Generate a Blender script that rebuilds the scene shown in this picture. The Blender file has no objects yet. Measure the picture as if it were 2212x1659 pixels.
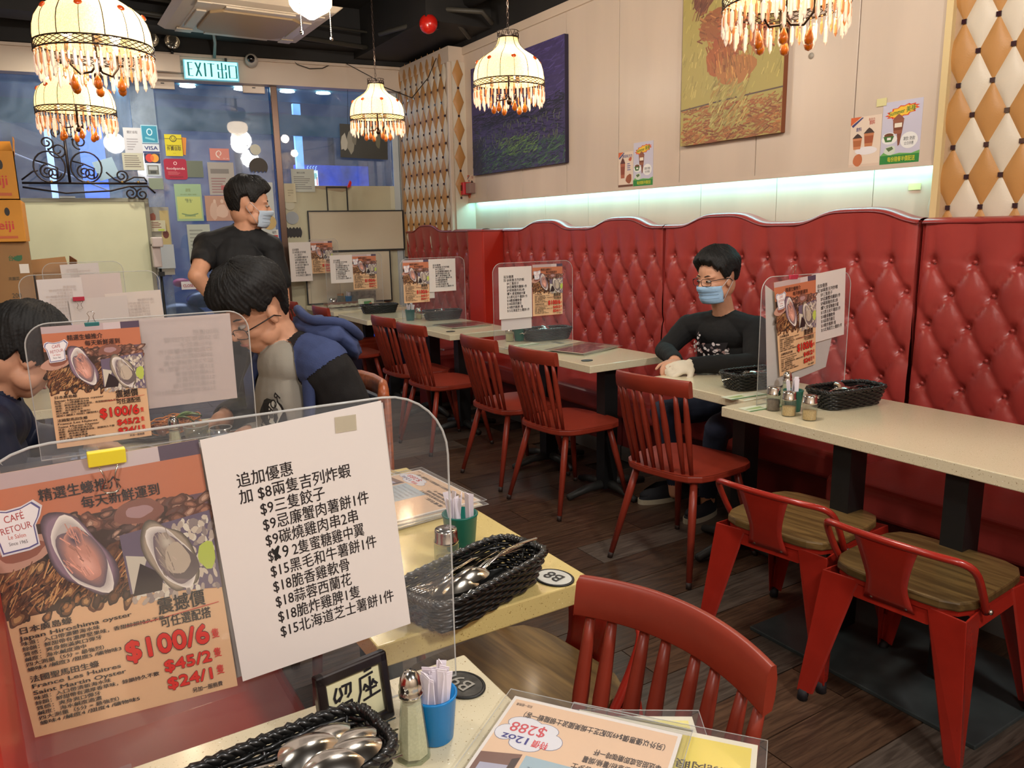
import bpy, bmesh, math, random
from mathutils import Vector, Matrix, Euler, noise
R = math.radians; PI = math.pi; sin = math.sin; cos = math.cos
random.seed(7)
scn = bpy.context.scene
# ------------------------------------------------------------------ camera, world, lights, exposure
cam = bpy.data.cameras.new('camera'); camo = bpy.data.objects.new('camera', cam); scn.collection.objects.link(camo)
M3 = Matrix(((0.84921049,-0.52772143,-0.01875173),(0.11912092,0.15685229,0.98041194),(-0.51444314,-0.83480983,0.19606327)))
camo.matrix_world = Matrix.Translation((0,0,1.45)) @ M3.transposed().to_4x4()
cam.sensor_width = 36; cam.lens = 1661/2212*36; cam.clip_start = .02; cam.clip_end = 100
scn.camera = camo
w = bpy.data.worlds.new('dusk'); scn.world = w; w.use_nodes = True
w.node_tree.nodes['Background'].inputs[0].default_value = (.19,.26,.44,1)
w.node_tree.nodes['Background'].inputs[1].default_value = 1.7
scn.view_settings.view_transform = 'Standard'; scn.view_settings.look = 'None'
scn.view_settings.exposure = 0.62; scn.view_settings.gamma = 1; scn.view_settings.use_curve_mapping = False
def lin(c):
    return tuple((x/255/12.92 if x/255 <= .04045 else ((x/255+.055)/1.055)**2.4) for x in c)
def light(name, kind, loc, power, col, size=.1, rot=None, sy=None, spot=None):
    l = bpy.data.lights.new(name, kind); l.energy = power; l.color = col
    if kind == 'AREA':
        l.size = size
        if sy: l.shape = 'RECTANGLE'; l.size_y = sy
    else: l.shadow_soft_size = size
    if spot: l.spot_size = R(spot); l.spot_blend = .6
    o = bpy.data.objects.new(name, l); scn.collection.objects.link(o); o.location = loc
    if rot: o.rotation_euler = rot
    return o
WARM = (1,.80,.58); WARM2 = (1,.92,.83); WARM3 = (1,.96,.93)
light('ceiling_globe','POINT',(1.4,-.9,2.95),120,WARM3,.16)
light('ceiling_globe','POINT',(-.7,-1.3,2.9),70,WARM3,.16)
light('ceiling_globe','POINT',(1.45,1.9,3.0),62,WARM2,.16)
light('ceiling_globe','POINT',(-.6,1.3,3.0),34,WARM2,.16)
light('cove_light','AREA',(3.542,4.2,1.717),8,(.32,.95,1),.035,(0,0,0),4.3)
# downlights over the window, the alley outside
light('alley_light','AREA',(1.2,10.2,4.2),200,(.60,.72,1),3,(R(-35),0,0),3)
light('front_downlight','AREA',(.55,7.3,3.02),14,(1,.97,.84),.2,(0,0,0),.2)

# ------------------------------------------------------------------ materials
MC = {}
def mat(name, col, rough=.5, metal=0, noise_s=0, noise_a=.15, bump=0, bump_s=60, em=0, emc=None, coat=0, alpha=1, trans=0, spec=.5, stretch=None, ior=1.45, sub=0):
    if name in MC: return MC[name]
    m = bpy.data.materials.new(name); m.use_nodes = True; nt = m.node_tree; b = nt.nodes['Principled BSDF']
    c = lin(col)+(1,)
    b.inputs['Base Color'].default_value = c; b.inputs['Roughness'].default_value = rough; b.inputs['Metallic'].default_value = metal
    b.inputs['Specular IOR Level'].default_value = spec; b.inputs['IOR'].default_value = ior
    if coat: b.inputs['Coat Weight'].default_value = coat; b.inputs['Coat Roughness'].default_value = .1
    if trans: b.inputs['Transmission Weight'].default_value = trans
    if alpha < 1: b.inputs['Alpha'].default_value = alpha
    if em: b.inputs['Emission Color'].default_value = (lin(emc)+(1,)) if emc else c; b.inputs['Emission Strength'].default_value = em
    if noise_s or bump:
        tc = nt.nodes.new('ShaderNodeTexCoord'); mp = nt.nodes.new('ShaderNodeMapping'); nt.links.new(tc.outputs['Object'], mp.inputs[0])
        if stretch: mp.inputs['Scale'].default_value = stretch
    if noise_s:
        n = nt.nodes.new('ShaderNodeTexNoise'); n.inputs['Scale'].default_value = noise_s; n.inputs['Detail'].default_value = 4
        r = nt.nodes.new('ShaderNodeValToRGB'); r.color_ramp.elements[0].position = .3; r.color_ramp.elements[1].position = .7
        r.color_ramp.elements[0].color = tuple(x*(1-noise_a) for x in c[:3])+(1,); r.color_ramp.elements[1].color = tuple(min(1,x*(1+noise_a)) for x in c[:3])+(1,)
        nt.links.new(mp.outputs[0], n.inputs['Vector']); nt.links.new(n.outputs['Fac'], r.inputs[0]); nt.links.new(r.outputs[0], b.inputs['Base Color'])
    if bump:
        n = nt.nodes.new('ShaderNodeTexNoise'); n.inputs['Scale'].default_value = bump_s; n.inputs['Detail'].default_value = 3
        bp = nt.nodes.new('ShaderNodeBump'); bp.inputs['Strength'].default_value = bump; bp.inputs['Distance'].default_value = .002
        nt.links.new(mp.outputs[0], n.inputs['Vector']); nt.links.new(n.outputs['Fac'], bp.inputs['Height']); nt.links.new(bp.outputs[0], b.inputs['Normal'])
    MC[name] = m; return m
def speckled(name, base, spots):
    if name in MC: return MC[name]
    m = mat(name, base, .22, coat=.3); nt = m.node_tree; b = nt.nodes['Principled BSDF']
    tc = nt.nodes.new('ShaderNodeTexCoord'); prev = None
    col = lin(base)+(1,)
    for i,(sc,th,c) in enumerate(spots):
        v = nt.nodes.new('ShaderNodeTexNoise'); v.inputs['Scale'].default_value = sc; v.inputs['Detail'].default_value = 2; v.noise_dimensions = '4D'; v.inputs['W'].default_value = i*3.3
        r = nt.nodes.new('ShaderNodeMath'); r.operation = 'GREATER_THAN'; r.inputs[1].default_value = th
        mx = nt.nodes.new('ShaderNodeMixRGB'); mx.inputs[2].default_value = lin(c)+(1,)
        nt.links.new(tc.outputs['Object'], v.inputs['Vector']); nt.links.new(v.outputs['Fac'], r.inputs[0]); nt.links.new(r.outputs[0], mx.inputs[0])
        if prev: nt.links.new(prev.outputs[0], mx.inputs[1])
        else: mx.inputs[1].default_value = col
        prev = mx
    nt.links.new(prev.outputs[0], b.inputs['Base Color']); return m
def woodmat(name, c1, c2, rough=.4, scale=(2,18,18), sc=3, coat=0, bump=.15):
    if name in MC: return MC[name]
    m = mat(name, c1, rough, coat=coat); nt = m.node_tree; b = nt.nodes['Principled BSDF']
    tc = nt.nodes.new('ShaderNodeTexCoord'); mp = nt.nodes.new('ShaderNodeMapping'); mp.inputs['Scale'].default_value = scale
    oi = nt.nodes.new('ShaderNodeObjectInfo'); ad = nt.nodes.new('ShaderNodeVectorMath'); mu = nt.nodes.new('ShaderNodeMath'); mu.operation = 'MULTIPLY'; mu.inputs[1].default_value = 37
    nt.links.new(oi.outputs['Random'], mu.inputs[0]); nt.links.new(tc.outputs['Object'], ad.inputs[0]); nt.links.new(mu.outputs[0], ad.inputs[1]); nt.links.new(ad.outputs[0], mp.inputs[0])
    n = nt.nodes.new('ShaderNodeTexNoise'); n.inputs['Scale'].default_value = sc; n.inputs['Detail'].default_value = 8; n.inputs['Distortion'].default_value = .8
    r = nt.nodes.new('ShaderNodeValToRGB'); r.color_ramp.elements[0].position = .35; r.color_ramp.elements[1].position = .68
    r.color_ramp.elements[0].color = lin(c1)+(1,); r.color_ramp.elements[1].color = lin(c2)+(1,)
    hs = nt.nodes.new('ShaderNodeHueSaturation'); vr = nt.nodes.new('ShaderNodeMapRange'); vr.inputs[3].default_value = .75; vr.inputs[4].default_value = 1.25
    nt.links.new(oi.outputs['Random'], vr.inputs[0]); nt.links.new(vr.outputs[0], hs.inputs['Value'])
    nt.links.new(mp.outputs[0], n.inputs['Vector']); nt.links.new(n.outputs['Fac'], r.inputs[0]); nt.links.new(r.outputs[0], hs.inputs['Color']); nt.links.new(hs.outputs[0], b.inputs['Base Color'])
    bp = nt.nodes.new('ShaderNodeBump'); bp.inputs['Strength'].default_value = bump; bp.inputs['Distance'].default_value = .003
    nt.links.new(n.outputs['Fac'], bp.inputs['Height']); nt.links.new(bp.outputs[0], b.inputs['Normal'])
    return m
def glassmat(name, col=(255,255,255), refl=.08, rough=.02, haze=0, hazecol=(200,210,220)):
    """thin clear sheet: mostly transparent, fresnel gloss, a little dusty diffuse"""
    if name in MC: return MC[name]
    m = bpy.data.materials.new(name); m.use_nodes = True; nt = m.node_tree; nt.nodes.clear()
    out = nt.nodes.new('ShaderNodeOutputMaterial'); t = nt.nodes.new('ShaderNodeBsdfTransparent'); t.inputs[0].default_value = lin(col)+(1,)
    g = nt.nodes.new('ShaderNodeBsdfGlossy'); g.inputs['Roughness'].default_value = rough
    fr = nt.nodes.new('ShaderNodeLayerWeight'); fr.inputs[0].default_value = .5
    pw = nt.nodes.new('ShaderNodeMath'); pw.operation = 'POWER'; pw.inputs[1].default_value = 5
    mu = nt.nodes.new('ShaderNodeMath'); mu.operation = 'MULTIPLY_ADD'; mu.inputs[1].default_value = .8; mu.inputs[2].default_value = refl*.5; mu.use_clamp = True
    mx = nt.nodes.new('ShaderNodeMixShader'); nt.links.new(fr.outputs['Facing'], pw.inputs[0]); nt.links.new(pw.outputs[0], mu.inputs[0]); nt.links.new(mu.outputs[0], mx.inputs[0])
    last = t
    if haze:
        d = nt.nodes.new('ShaderNodeBsdfDiffuse'); d.inputs[0].default_value = lin(hazecol)+(1,)
        tc = nt.nodes.new('ShaderNodeTexCoord'); n = nt.nodes.new('ShaderNodeTexNoise'); n.inputs['Scale'].default_value = 3; n.inputs['Detail'].default_value = 5; n.inputs['Distortion'].default_value = 1
        mr = nt.nodes.new('ShaderNodeMapRange'); mr.inputs[1].default_value = .35; mr.inputs[2].default_value = .75; mr.inputs[3].default_value = haze*.4; mr.inputs[4].default_value = haze*1.6
        m2 = nt.nodes.new('ShaderNodeMixShader'); nt.links.new(tc.outputs['Object'], n.inputs['Vector']); nt.links.new(n.outputs['Fac'], mr.inputs[0]); nt.links.new(mr.outputs[0], m2.inputs[0])
        nt.links.new(t.outputs[0], m2.inputs[1]); nt.links.new(d.outputs[0], m2.inputs[2]); last = m2
    nt.links.new(last.outputs[0], mx.inputs[1]); nt.links.new(g.outputs[0], mx.inputs[2]); nt.links.new(mx.outputs[0], out.inputs[0])
    MC[name] = m; return m
def printmat():
    if 'print_ink' in MC: return MC['print_ink']
    m = bpy.data.materials.new('print_ink'); m.use_nodes = True; nt = m.node_tree; b = nt.nodes['Principled BSDF']
    a = nt.nodes.new('ShaderNodeAttribute'); a.attribute_name = 'Col'; nt.links.new(a.outputs['Color'], b.inputs['Base Color']); b.inputs['Roughness'].default_value = .5
    MC['print_ink'] = m; return m

# ------------------------------------------------------------------ builders
C = scn.collection
class G:
    """collects primitive shapes into one mesh"""
    def __init__(s): s.v=[]; s.f=[]; s.m=[]; s.sm=[]
    def add(s, vs, fs, mi=0, smooth=False):
        o=len(s.v); s.v += [tuple(v) for v in vs]; s.f += [tuple(i+o for i in f) for f in fs]; s.m += [mi]*len(fs); s.sm += [smooth]*len(fs); return s
    def box(s, c, d, rot=None, mi=0, taper=1):
        x,y,z = d[0]/2,d[1]/2,d[2]/2
        vs=[Vector((a*x*(taper if k<0 else 1),b*y*(taper if k<0 else 1),k*z)) for k in (-1,1) for b in (-1,1) for a in (-1,1)]
        if rot is not None:
            q = rot if isinstance(rot, Matrix) else Euler(rot).to_matrix()
            vs=[q@v for v in vs]
        vs=[v+Vector(c) for v in vs]
        return s.add(vs,[(0,2,3,1),(4,5,7,6),(0,1,5,4),(2,6,7,3),(0,4,6,2),(1,3,7,5)],mi)
    def bx(s, x0,x1,y0,y1,z0,z1, mi=0): return s.box(((x0+x1)/2,(y0+y1)/2,(z0+z1)/2),(x1-x0,y1-y0,z1-z0),mi=mi)
    def tube(s, pts, r, n=8, closed=False, mi=0, flat=1, cap=True):
        pts=[Vector(p) for p in pts]; N=len(pts); rs = r if isinstance(r,(list,tuple)) else [r]*N
        vs=[]; up=None
        for i,p in enumerate(pts):
            a=pts[(i-1)%N] if (closed or i>0) else p; b=pts[(i+1)%N] if (closed or i<N-1) else p
            t=(b-a).normalized() if (b-a).length>1e-9 else Vector((0,0,1))
            if up is None: up = t.orthogonal().normalized() if abs(t.z)>.95 else Vector((0,0,1))
            u=(up-t*up.dot(t));  u = u.normalized() if u.length>1e-6 else t.orthogonal().normalized()
            up=u; w_=t.cross(u)
            for k in range(n):
                an=2*PI*k/n; vs.append(p+u*cos(an)*rs[i]*flat+w_*sin(an)*rs[i])
        fs=[]
        for i in range(N if closed else N-1):
            j=(i+1)%N
            for k in range(n):
                l=(k+1)%n; fs.append((i*n+k,i*n+l,j*n+l,j*n+k))
        if cap and not closed: fs += [tuple(range(n-1,-1,-1)), tuple((N-1)*n+k for k in range(n))]
        return s.add(vs,fs,mi,True)
    def lathe(s, prof, n=24, c=(0,0,0), mi=0, axis=None, caps=True, smooth=True):
        vs=[]; 
        for r,z in prof:
            for k in range(n): vs.append(Vector((r*cos(2*PI*k/n),r*sin(2*PI*k/n),z)))
        if axis is not None:
            q=Vector((0,0,1)).rotation_difference(Vector(axis)).to_matrix(); vs=[q@v for v in vs]
        vs=[v+Vector(c) for v in vs]; fs=[]
        for i in range(len(prof)-1):
            for k in range(n):
                l=(k+1)%n; fs.append((i*n+k,i*n+l,(i+1)*n+l,(i+1)*n+k))
        s.add(vs,fs,mi,smooth)
        if caps:
            if prof[0][0]>1e-6: s.add(vs[:n],[tuple(range(n-1,-1,-1))],mi)
            if prof[-1][0]>1e-6: s.add(vs[-n:],[tuple(range(n))],mi)
        return s
    def prism(s, poly, z0, z1, mi=0, M=None):
        n=len(poly); vs=[Vector((x,y,z0)) for x,y in poly]+[Vector((x,y,z1)) for x,y in poly]
        if M is not None: vs=[M@v for v in vs]
        fs=[tuple(range(n-1,-1,-1)),tuple(range(n,2*n))]+[(i,(i+1)%n,n+(i+1)%n,n+i) for i in range(n)]
        return s.add(vs,fs,mi)
    def grid(s, fn, nu, nv, mi=0, cu=False, smooth=True):
        vs=[fn(i/nu,j/nv) for i in range(nu+(0 if cu else 1)) for j in range(nv+1)]; W=nv+1; fs=[]; K=nu if cu else nu+1
        for i in range(nu):
            a=i; b=(i+1)%K
            for j in range(nv): fs.append((a*W+j,b*W+j,b*W+j+1,a*W+j+1))
        return s.add(vs,fs,mi,smooth)
    def sphere(s, c, r, n=16, m=10, mi=0, rot=None):
        r = r if isinstance(r,(tuple,list)) else (r,r,r)
        def fn(u,v):
            a=u*2*PI; b=-PI/2+v*PI; p=Vector((r[0]*cos(a)*cos(b),r[1]*sin(a)*cos(b),r[2]*sin(b)))
            if rot is not None: p = rot@p
            return p+Vector(c)
        return s.grid(fn,n,m,mi,cu=True)
    def build(s, name, mats, parent=None, loc=None, bevel=0, smooth=None, solid=0, sub=0, seg=2):
        me=bpy.data.meshes.new(name); me.from_pydata(s.v,[],s.f); mats = mats if isinstance(mats,(list,tuple)) else [mats]
        for m in mats: me.materials.append(m)
        me.polygons.foreach_set('material_index', s.m); me.polygons.foreach_set('use_smooth', s.sm if smooth is None else [smooth]*len(s.f)); me.update()
        o=bpy.data.objects.new(name,me); C.objects.link(o)
        if parent: o.parent=parent
        if loc: o.location=loc
        if solid: md=o.modifiers.new('s','SOLIDIFY'); md.thickness=solid; md.offset=0
        if bevel: md=o.modifiers.new('b','BEVEL'); md.width=bevel; md.segments=seg; md.limit_method='ANGLE'; md.angle_limit=R(40)
        if sub: md=o.modifiers.new('u','SUBSURF'); md.levels=sub; md.render_levels=sub
        return o
def link_mesh(name, me, parent=None, loc=None, rot=None, mats=None):
    o=bpy.data.objects.new(name,me); C.objects.link(o)
    if parent: o.parent=parent
    if loc: o.location=loc
    if rot: o.rotation_euler=rot
    return o
def tag(o, label, cat, group=None):
    o['label']=label; o['category']=cat
    if group: o['group']=group
    return o
def thing(name, label, cat, loc=(0,0,0), rz=0, group=None):
    o=bpy.data.objects.new(name,None); C.objects.link(o); o.location=loc; o.rotation_euler=(0,0,rz); o.empty_display_size=.05
    return tag(o,label,cat,group)
def struct(o, label=None):
    o['kind']='structure'
    if label: o['label']=label
    return o
def kids(o): return [x for x in C.objects if x.parent == o]
KIDS={}
def dup(root, loc=None, rz=None, label=None, group=None, rot=None):
    if root.name not in KIDS:
        ch=[(c,[g for g in C.objects if g.parent==c]) for c in C.objects if c.parent==root]; KIDS[root.name]=ch
    r=root.copy(); C.objects.link(r)
    if loc is not None: r.location=loc
    if rz is not None: r.rotation_euler=(0,0,rz)
    if rot is not None: r.rotation_euler=rot
    if label: r['label']=label
    if group: r['group']=group
    for c,gs in KIDS[root.name]:
        d=c.copy(); C.objects.link(d); d.parent=r
        for g in gs: e=g.copy(); C.objects.link(e); e.parent=d
    return r
# flat print: polygons and glyphs with their own ink colours on a sheet (local x right, z up, facing -y)
TXT={}
def glyphs(t, off=0.0):
    k=(t,off)
    if k not in TXT:
        c=bpy.data.curves.new('t','FONT'); c.body=t; c.size=1; c.resolution_u=(3 if all(ord(q)<0x2000 for q in t) else 2); c.offset=off
        o=bpy.data.objects.new('t',c); C.objects.link(o); dg=bpy.context.evaluated_depsgraph_get()
        me=bpy.data.meshes.new_from_object(o.evaluated_get(dg))
        TXT[k]=([ (v.co.x,v.co.y) for v in me.vertices],[tuple(p.vertices) for p in me.polygons])
        bpy.data.objects.remove(o); bpy.data.curves.remove(c); bpy.data.meshes.remove(me)
    return TXT[k]
class Art:
    def __init__(s): s.v=[]; s.f=[]; s.c=[]; s.n=0; s.fix=False
    def lv(s,L):
        if s.fix: return L
        s.n+=1; return L+(s.n%11)*.08   # neighbouring inks never share one plane
    def poly(s, pts, col, L=1):
        L=s.lv(L); o=len(s.v); s.v+=[(p[0],L,p[1]) for p in pts]; s.f.append(tuple(range(o,o+len(pts)))); s.c.append(lin(col)); return s
    def rect(s,x0,y0,x1,y1,col,L=1): return s.poly([(x0,y0),(x1,y0),(x1,y1),(x0,y1)],col,L)
    def blob(s,cx,cy,rx,ry,col,L=1,n=18,rot=0,wob=0,seed=0,square=0):
        rnd=random.Random(seed); ph=[rnd.uniform(0,6.28) for _ in range(3)]; P=[]
        for i in range(n):
            a=2*PI*i/n; k=1+wob*(sin(2*a+ph[0])+.6*sin(3*a+ph[1])+.5*sin(5*a+ph[2]))
            x,y=rx*cos(a)*k,ry*sin(a)*k
            P.append((cx+x*cos(rot)-y*sin(rot),cy+x*sin(rot)+y*cos(rot)))
        return s.poly(P,col,L)
    def ring(s,cx,cy,rx,ry,wd,col,L=2,n=28,a0=0,a1=360):
        for i in range(n):
            a=R(a0+(a1-a0)*i/n); b=R(a0+(a1-a0)*(i+1)/n)
            s.poly([(cx+rx*cos(a),cy+ry*sin(a)),(cx+rx*cos(b),cy+ry*sin(b)),(cx+(rx-wd)*cos(b),cy+(ry-wd)*sin(b)),(cx+(rx-wd)*cos(a),cy+(ry-wd)*sin(a))],col,L)
        return s
    def stroke(s, pts, wd, col, L=3):
        for (x0,y0),(x1,y1) in zip(pts,pts[1:]):
            dx,dy=x1-x0,y1-y0; l=math.hypot(dx,dy) or 1; nx,ny=-dy/l*wd/2,dx/l*wd/2; ex,ey=dx/l*wd*.3,dy/l*wd*.3
            s.poly([(x0-ex+nx,y0-ey+ny),(x0-ex-nx,y0-ey-ny),(x1+ex-nx,y1+ey-ny),(x1+ex+nx,y1+ey+ny)],col,L)
        return s
    def text(s,t,x,y,size,col,L=4,off=0.0,sx=1,align='l',rot=0,width=None,wid=None):
        vs,fs=glyphs(t); 
        if not vs: return s
        W=max(v[0] for v in vs)
        if width: sx=width/(W*size)
        if wid and not getattr(s,'_b',0):
            s._b=1
            for q in range(8): s.text(t,x+wid*cos(q*PI/4)*size*.8,y+wid*sin(q*PI/4)*size,size,col,L+.05*q,0,sx,align,rot)
            s._b=0
        elif off and not getattr(s,'_b',0):
            s._b=1; d=off*1.5*size
            s.text(t,x+d*sx,y,size,col,L,0,sx,align,rot).text(t,x+d*.5*sx,y+d*.5,size,col,L,0,sx,align,rot); s._b=0
        L=s.lv(L); dx={'l':0,'c':-W/2,'r':-W}[align]; o=len(s.v); c,sn=cos(rot),sin(rot)
        for a,b in vs:
            X=(a+dx)*size*sx; Y=b*size; s.v.append((x+X*c-Y*sn,L,y+X*sn+Y*c))
        for f in fs: s.f.append(tuple(i+o for i in f)); s.c.append(lin(col))
        return s
    def mesh(s, name, W=1, H=1, step=.00025, flip=False):
        me=bpy.data.meshes.new(name)
        sg = 1 if flip else -1
        me.from_pydata([((-1 if flip else 1)*x*W, sg*(l*step+.0004), z*H) for x,l,z in s.v],[],s.f)
        ca=me.color_attributes.new('Col','FLOAT_COLOR','CORNER'); d=[]
        for p,c in zip(me.polygons,s.c): d += list(c+(1,))*len(p.vertices)
        ca.data.foreach_set('color',d); me.materials.append(printmat()); me.update(); return me
def _flat(s,name,W,H,step=.0002):
    me=s.mesh(name,W,H,step)
    for v in me.vertices: v.co=Vector((v.co.x,v.co.z,-v.co.y))
    return me
Art.flat=_flat
def sheet(name, label, cat, W, H, mats, art=None, letter=None, loc=(0,0,0), rot=(0,0,0), group=None, th=.0006, step=.00025, backart=None):
    """a flat sheet: origin at its lower left corner, faces -y"""
    g=G().bx(0,W,0,th,0,H); o=g.build(name,mats); tag(o,label,cat,group); o.location=loc; o.rotation_euler=rot
    if art: link_mesh('print',art if isinstance(art,bpy.types.Mesh) else art.mesh('print',W,H,step),o)
    if letter: link_mesh('lettering',letter if isinstance(letter,bpy.types.Mesh) else letter.mesh('lettering',W,H,step),o)
    return o
# ================================================================== SETTING
CREAM=mat('cream_paint',(205,186,166),.38,noise_s=2.5,noise_a=.04,bump=.08,bump_s=40)
PANEL=mat('panel_laminate',(204,186,168),.30,noise_s=1.2,noise_a=.05,bump=.1,bump_s=25,stretch=(1,4,.5))
BLACKC=mat('black_ceiling_paint',(30,27,24),.7,noise_s=3,noise_a=.3)
RED=mat('red_leather',(154,56,51),.30,noise_s=5,noise_a=.1,bump=.12,bump_s=90)
REDP=mat('red_painted_wood',(132,46,30),.36,noise_s=12,noise_a=.08)
REDM=mat('red_enamel_metal',(150,36,25),.25,coat=.3,noise_s=15,noise_a=.08)
BLACKM=mat('black_steel',(20,20,20),.45)
DARKB=mat('cast_iron_base',(42,42,40),.5,noise_s=20,noise_a=.25)
TOP=speckled('quartz_white',(214,203,172),[(260,.66,(150,130,95)),(160,.69,(235,230,215)),(420,.70,(110,90,60))])
TOPY=speckled('quartz_yellow',(205,184,120),[(260,.66,(150,125,70)),(160,.69,(228,214,160)),(420,.70,(110,85,50))])
CHROME=mat('steel',(200,196,188),.16,1); DULLM=mat('brushed_steel',(150,145,138),.35,1)
BRONZE=mat('bronze_post',(78,60,50),.3,.8)
DARKWIRE=mat('dark_bronze',(48,36,30),.4,.7)
GLASS=glassmat('window_glass',(248,250,252),.10,.02,.20,(170,190,215))
ACR=glassmat('acrylic',(253,253,253),.05,.03,.05,(210,215,220))
PLASTIC=glassmat('clear_sleeve',(253,253,253),.07,.10,.03,(225,225,225))
WHITE=mat('white_paper',(222,214,208),.6); 
def bxo(name,x0,x1,y0,y1,z0,z1,m,parent=None,bevel=0):
    c=((x0+x1)/2,(y0+y1)/2,(z0+z1)/2); return G().box((0,0,0),(x1-x0,y1-y0,z1-z0)).build(name,m,parent,loc=c,bevel=bevel)
FL=struct(bxo('floor',-2.6,3.7,-2.6,8.7,-.06,-.012,mat('floor_screed',(40,33,28),.8)))
PL=[woodmat('dark_plank',(46,34,27),(74,56,44),.34,(2.2,26,26),3,bump=.35), woodmat('grey_plank',(66,56,48),(98,86,76),.4,(2.2,26,26),3,bump=.35), woodmat('umber_plank',(54,38,28),(84,62,46),.36,(2.2,26,26),3,bump=.4)]
pm=[]
for m in PL:
    g=G().box((0,0,0),(1.196,.196,.012)); me=g.build('plank',m).data; pm.append(me)
for o in [o for o in C.objects if o.name.startswith('plank')]: bpy.data.objects.remove(o)
r_=random.Random(3); zf=FL.location
for j in range(46):
    y=-.6+.2*j
    off=(j%3)*.4
    for i in range(-1,4):
        x=i*1.2+off-.2
        if x>3.3 or x<-1.2: continue
        link_mesh('plank',pm[r_.choice([0,0,1,2,2])],FL,(x-zf.x,y-zf.y,-.006-zf.z))
struct(bxo('ceiling',-2.6,3.7,-2.6,8.7,3.5,3.56,BLACKC))
struct(bxo('wall_back',-2.6,3.7,-2.66,-2.6,-.01,3.5,CREAM))
struct(bxo('wall_left',-2.66,-2.6,-2.6,8.7,-.01,3.5,CREAM))
# right wall: dark core, laminate panels above a lit recess
WR=struct(bxo('wall_right',3.60,3.7,-2.6,7.7,-.01,3.5,mat('dark_core',(52,46,40),.8)))
lr=WR.location
def onr(name,x0,x1,y0,y1,z0,z1,m,par=WR,bev=0):
    l=par.location; return G().box((0,0,0),(x1-x0,y1-y0,z1-z0)).build(name,m,par,loc=((x0+x1)/2-l.x,(y0+y1)/2-l.y,(z0+z1)/2-l.z),bevel=bev)
seams=[6.42,6.04,5.455,4.84,4.24,3.65,3.055,2.455,2.03]
for a,b in zip(seams,seams[1:]): onr('wall_panel',3.5,3.6,b+.0025,a-.0025,1.72,2.985,PANEL,bev=.002)
s2=[6.42,5.80,5.24,4.675,4.11,3.535,2.96,2.375,2.03]
for a,b in zip(s2,s2[1:]): onr('recess_panel',3.575,3.6,b+.002,a-.002,1.40,1.80,PANEL,bev=.0015)
onr('shelf_lip',3.497,3.506,2.03,6.42,1.700,1.722,PANEL); onr('black_band',3.5,3.6,-2.6,7.7,3.05,3.5,BLACKC)
struct(bxo('trim_1',3.485,3.6,-2.6,6.42,2.985,3.05,CREAM,bevel=.004))
# lattice walls: upholstered diamonds with dark buttons
PADW=mat('white_pad_vinyl',(205,192,172),.45,bump=.3,bump_s=180); PADT=mat('tan_pad_vinyl',(178,128,72),.45,bump=.3,bump_s=180)
BTN=mat('purple_button',(52,28,34),.15,coat=.5)
def pad_mesh(w,h,mt,name):
    # diamond in the y-z plane bulging to -x, tips cut
    def fn(u,v):
        t=v*2-1; hw=(1-abs(t))*.5*w*.985+.004; y=(u*2-1)*hw
        b=.014*(1-abs(t)**2.2)*(1-abs(u*2-1)**2.5)
        return Vector((-.002-b,y,t*h/2*.98))
    o=G().grid(fn,6,12).build(name,mt); me=o.data; bpy.data.objects.remove(o); return me
def lattice(parent,w,h,x,cols,y0,z0,zlo,zhi,ylo,yhi,flip=None):
    pw=pad_mesh(w,h,PADW,'pad'); pt=pad_mesh(w,h,PADT,'pad'); l=parent.location
    gb=G().box((0,0,0),(.012,.019,.019)).build('b',BTN); bm_=gb.data; bpy.data.objects.remove(gb)
    for i in range(-1,cols+1):
        for half in (0,1):
            yc=y0-(i+half*.5)*w
            for j in range(-1,12):
                zc=z0-(j+.5+half*.5)*h
                if yc<ylo or yc>yhi or zc<zlo-h*.5 or zc>zhi+h*.45: continue
                e=min(1,(yhi-yc)/(w*.5)+.0, (yc-ylo)/(w*.5))
                o=link_mesh('diamond_pad',(pw if half else pt),parent,(x-l.x,yc-l.y,zc-l.z))
                if e<.98: o.scale=(1,max(.35,e),1)
                zb=zc+h*.5
                if zlo<zb<zhi: link_mesh('button',bm_,parent,(x-.006-l.x,yc-l.y,zb-l.z))
LW=struct(bxo('trim_2',3.512,3.6,-.6,2.03,1.3,3.05,mat('lattice_backing',(170,140,110),.6)))
lattice(LW,.140,.2575,3.512,11,1.959,2.027+.2575*4,1.45,3.03,.45,2.03)
struct(bxo('trim_3',3.485,3.6,2.0,2.03,1.45,3.05,mat('trim_gold',(214,190,140),.4)))
LF=struct(bxo('wall_column',3.362,3.6,6.42,7.70,1.2,2.93,mat('lattice_backing',(170,140,110),.6)))
lattice(LF,.128,.238,3.362,8,7.348,2.835,1.45,2.90,6.46,7.52)
struct(bxo('trim_4',3.35,3.6,6.40,7.64,2.92,3.05,CREAM)); struct(bxo('trim_5',3.34,3.375,6.405,6.44,1.45,2.92,CREAM,bevel=.004))
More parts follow.
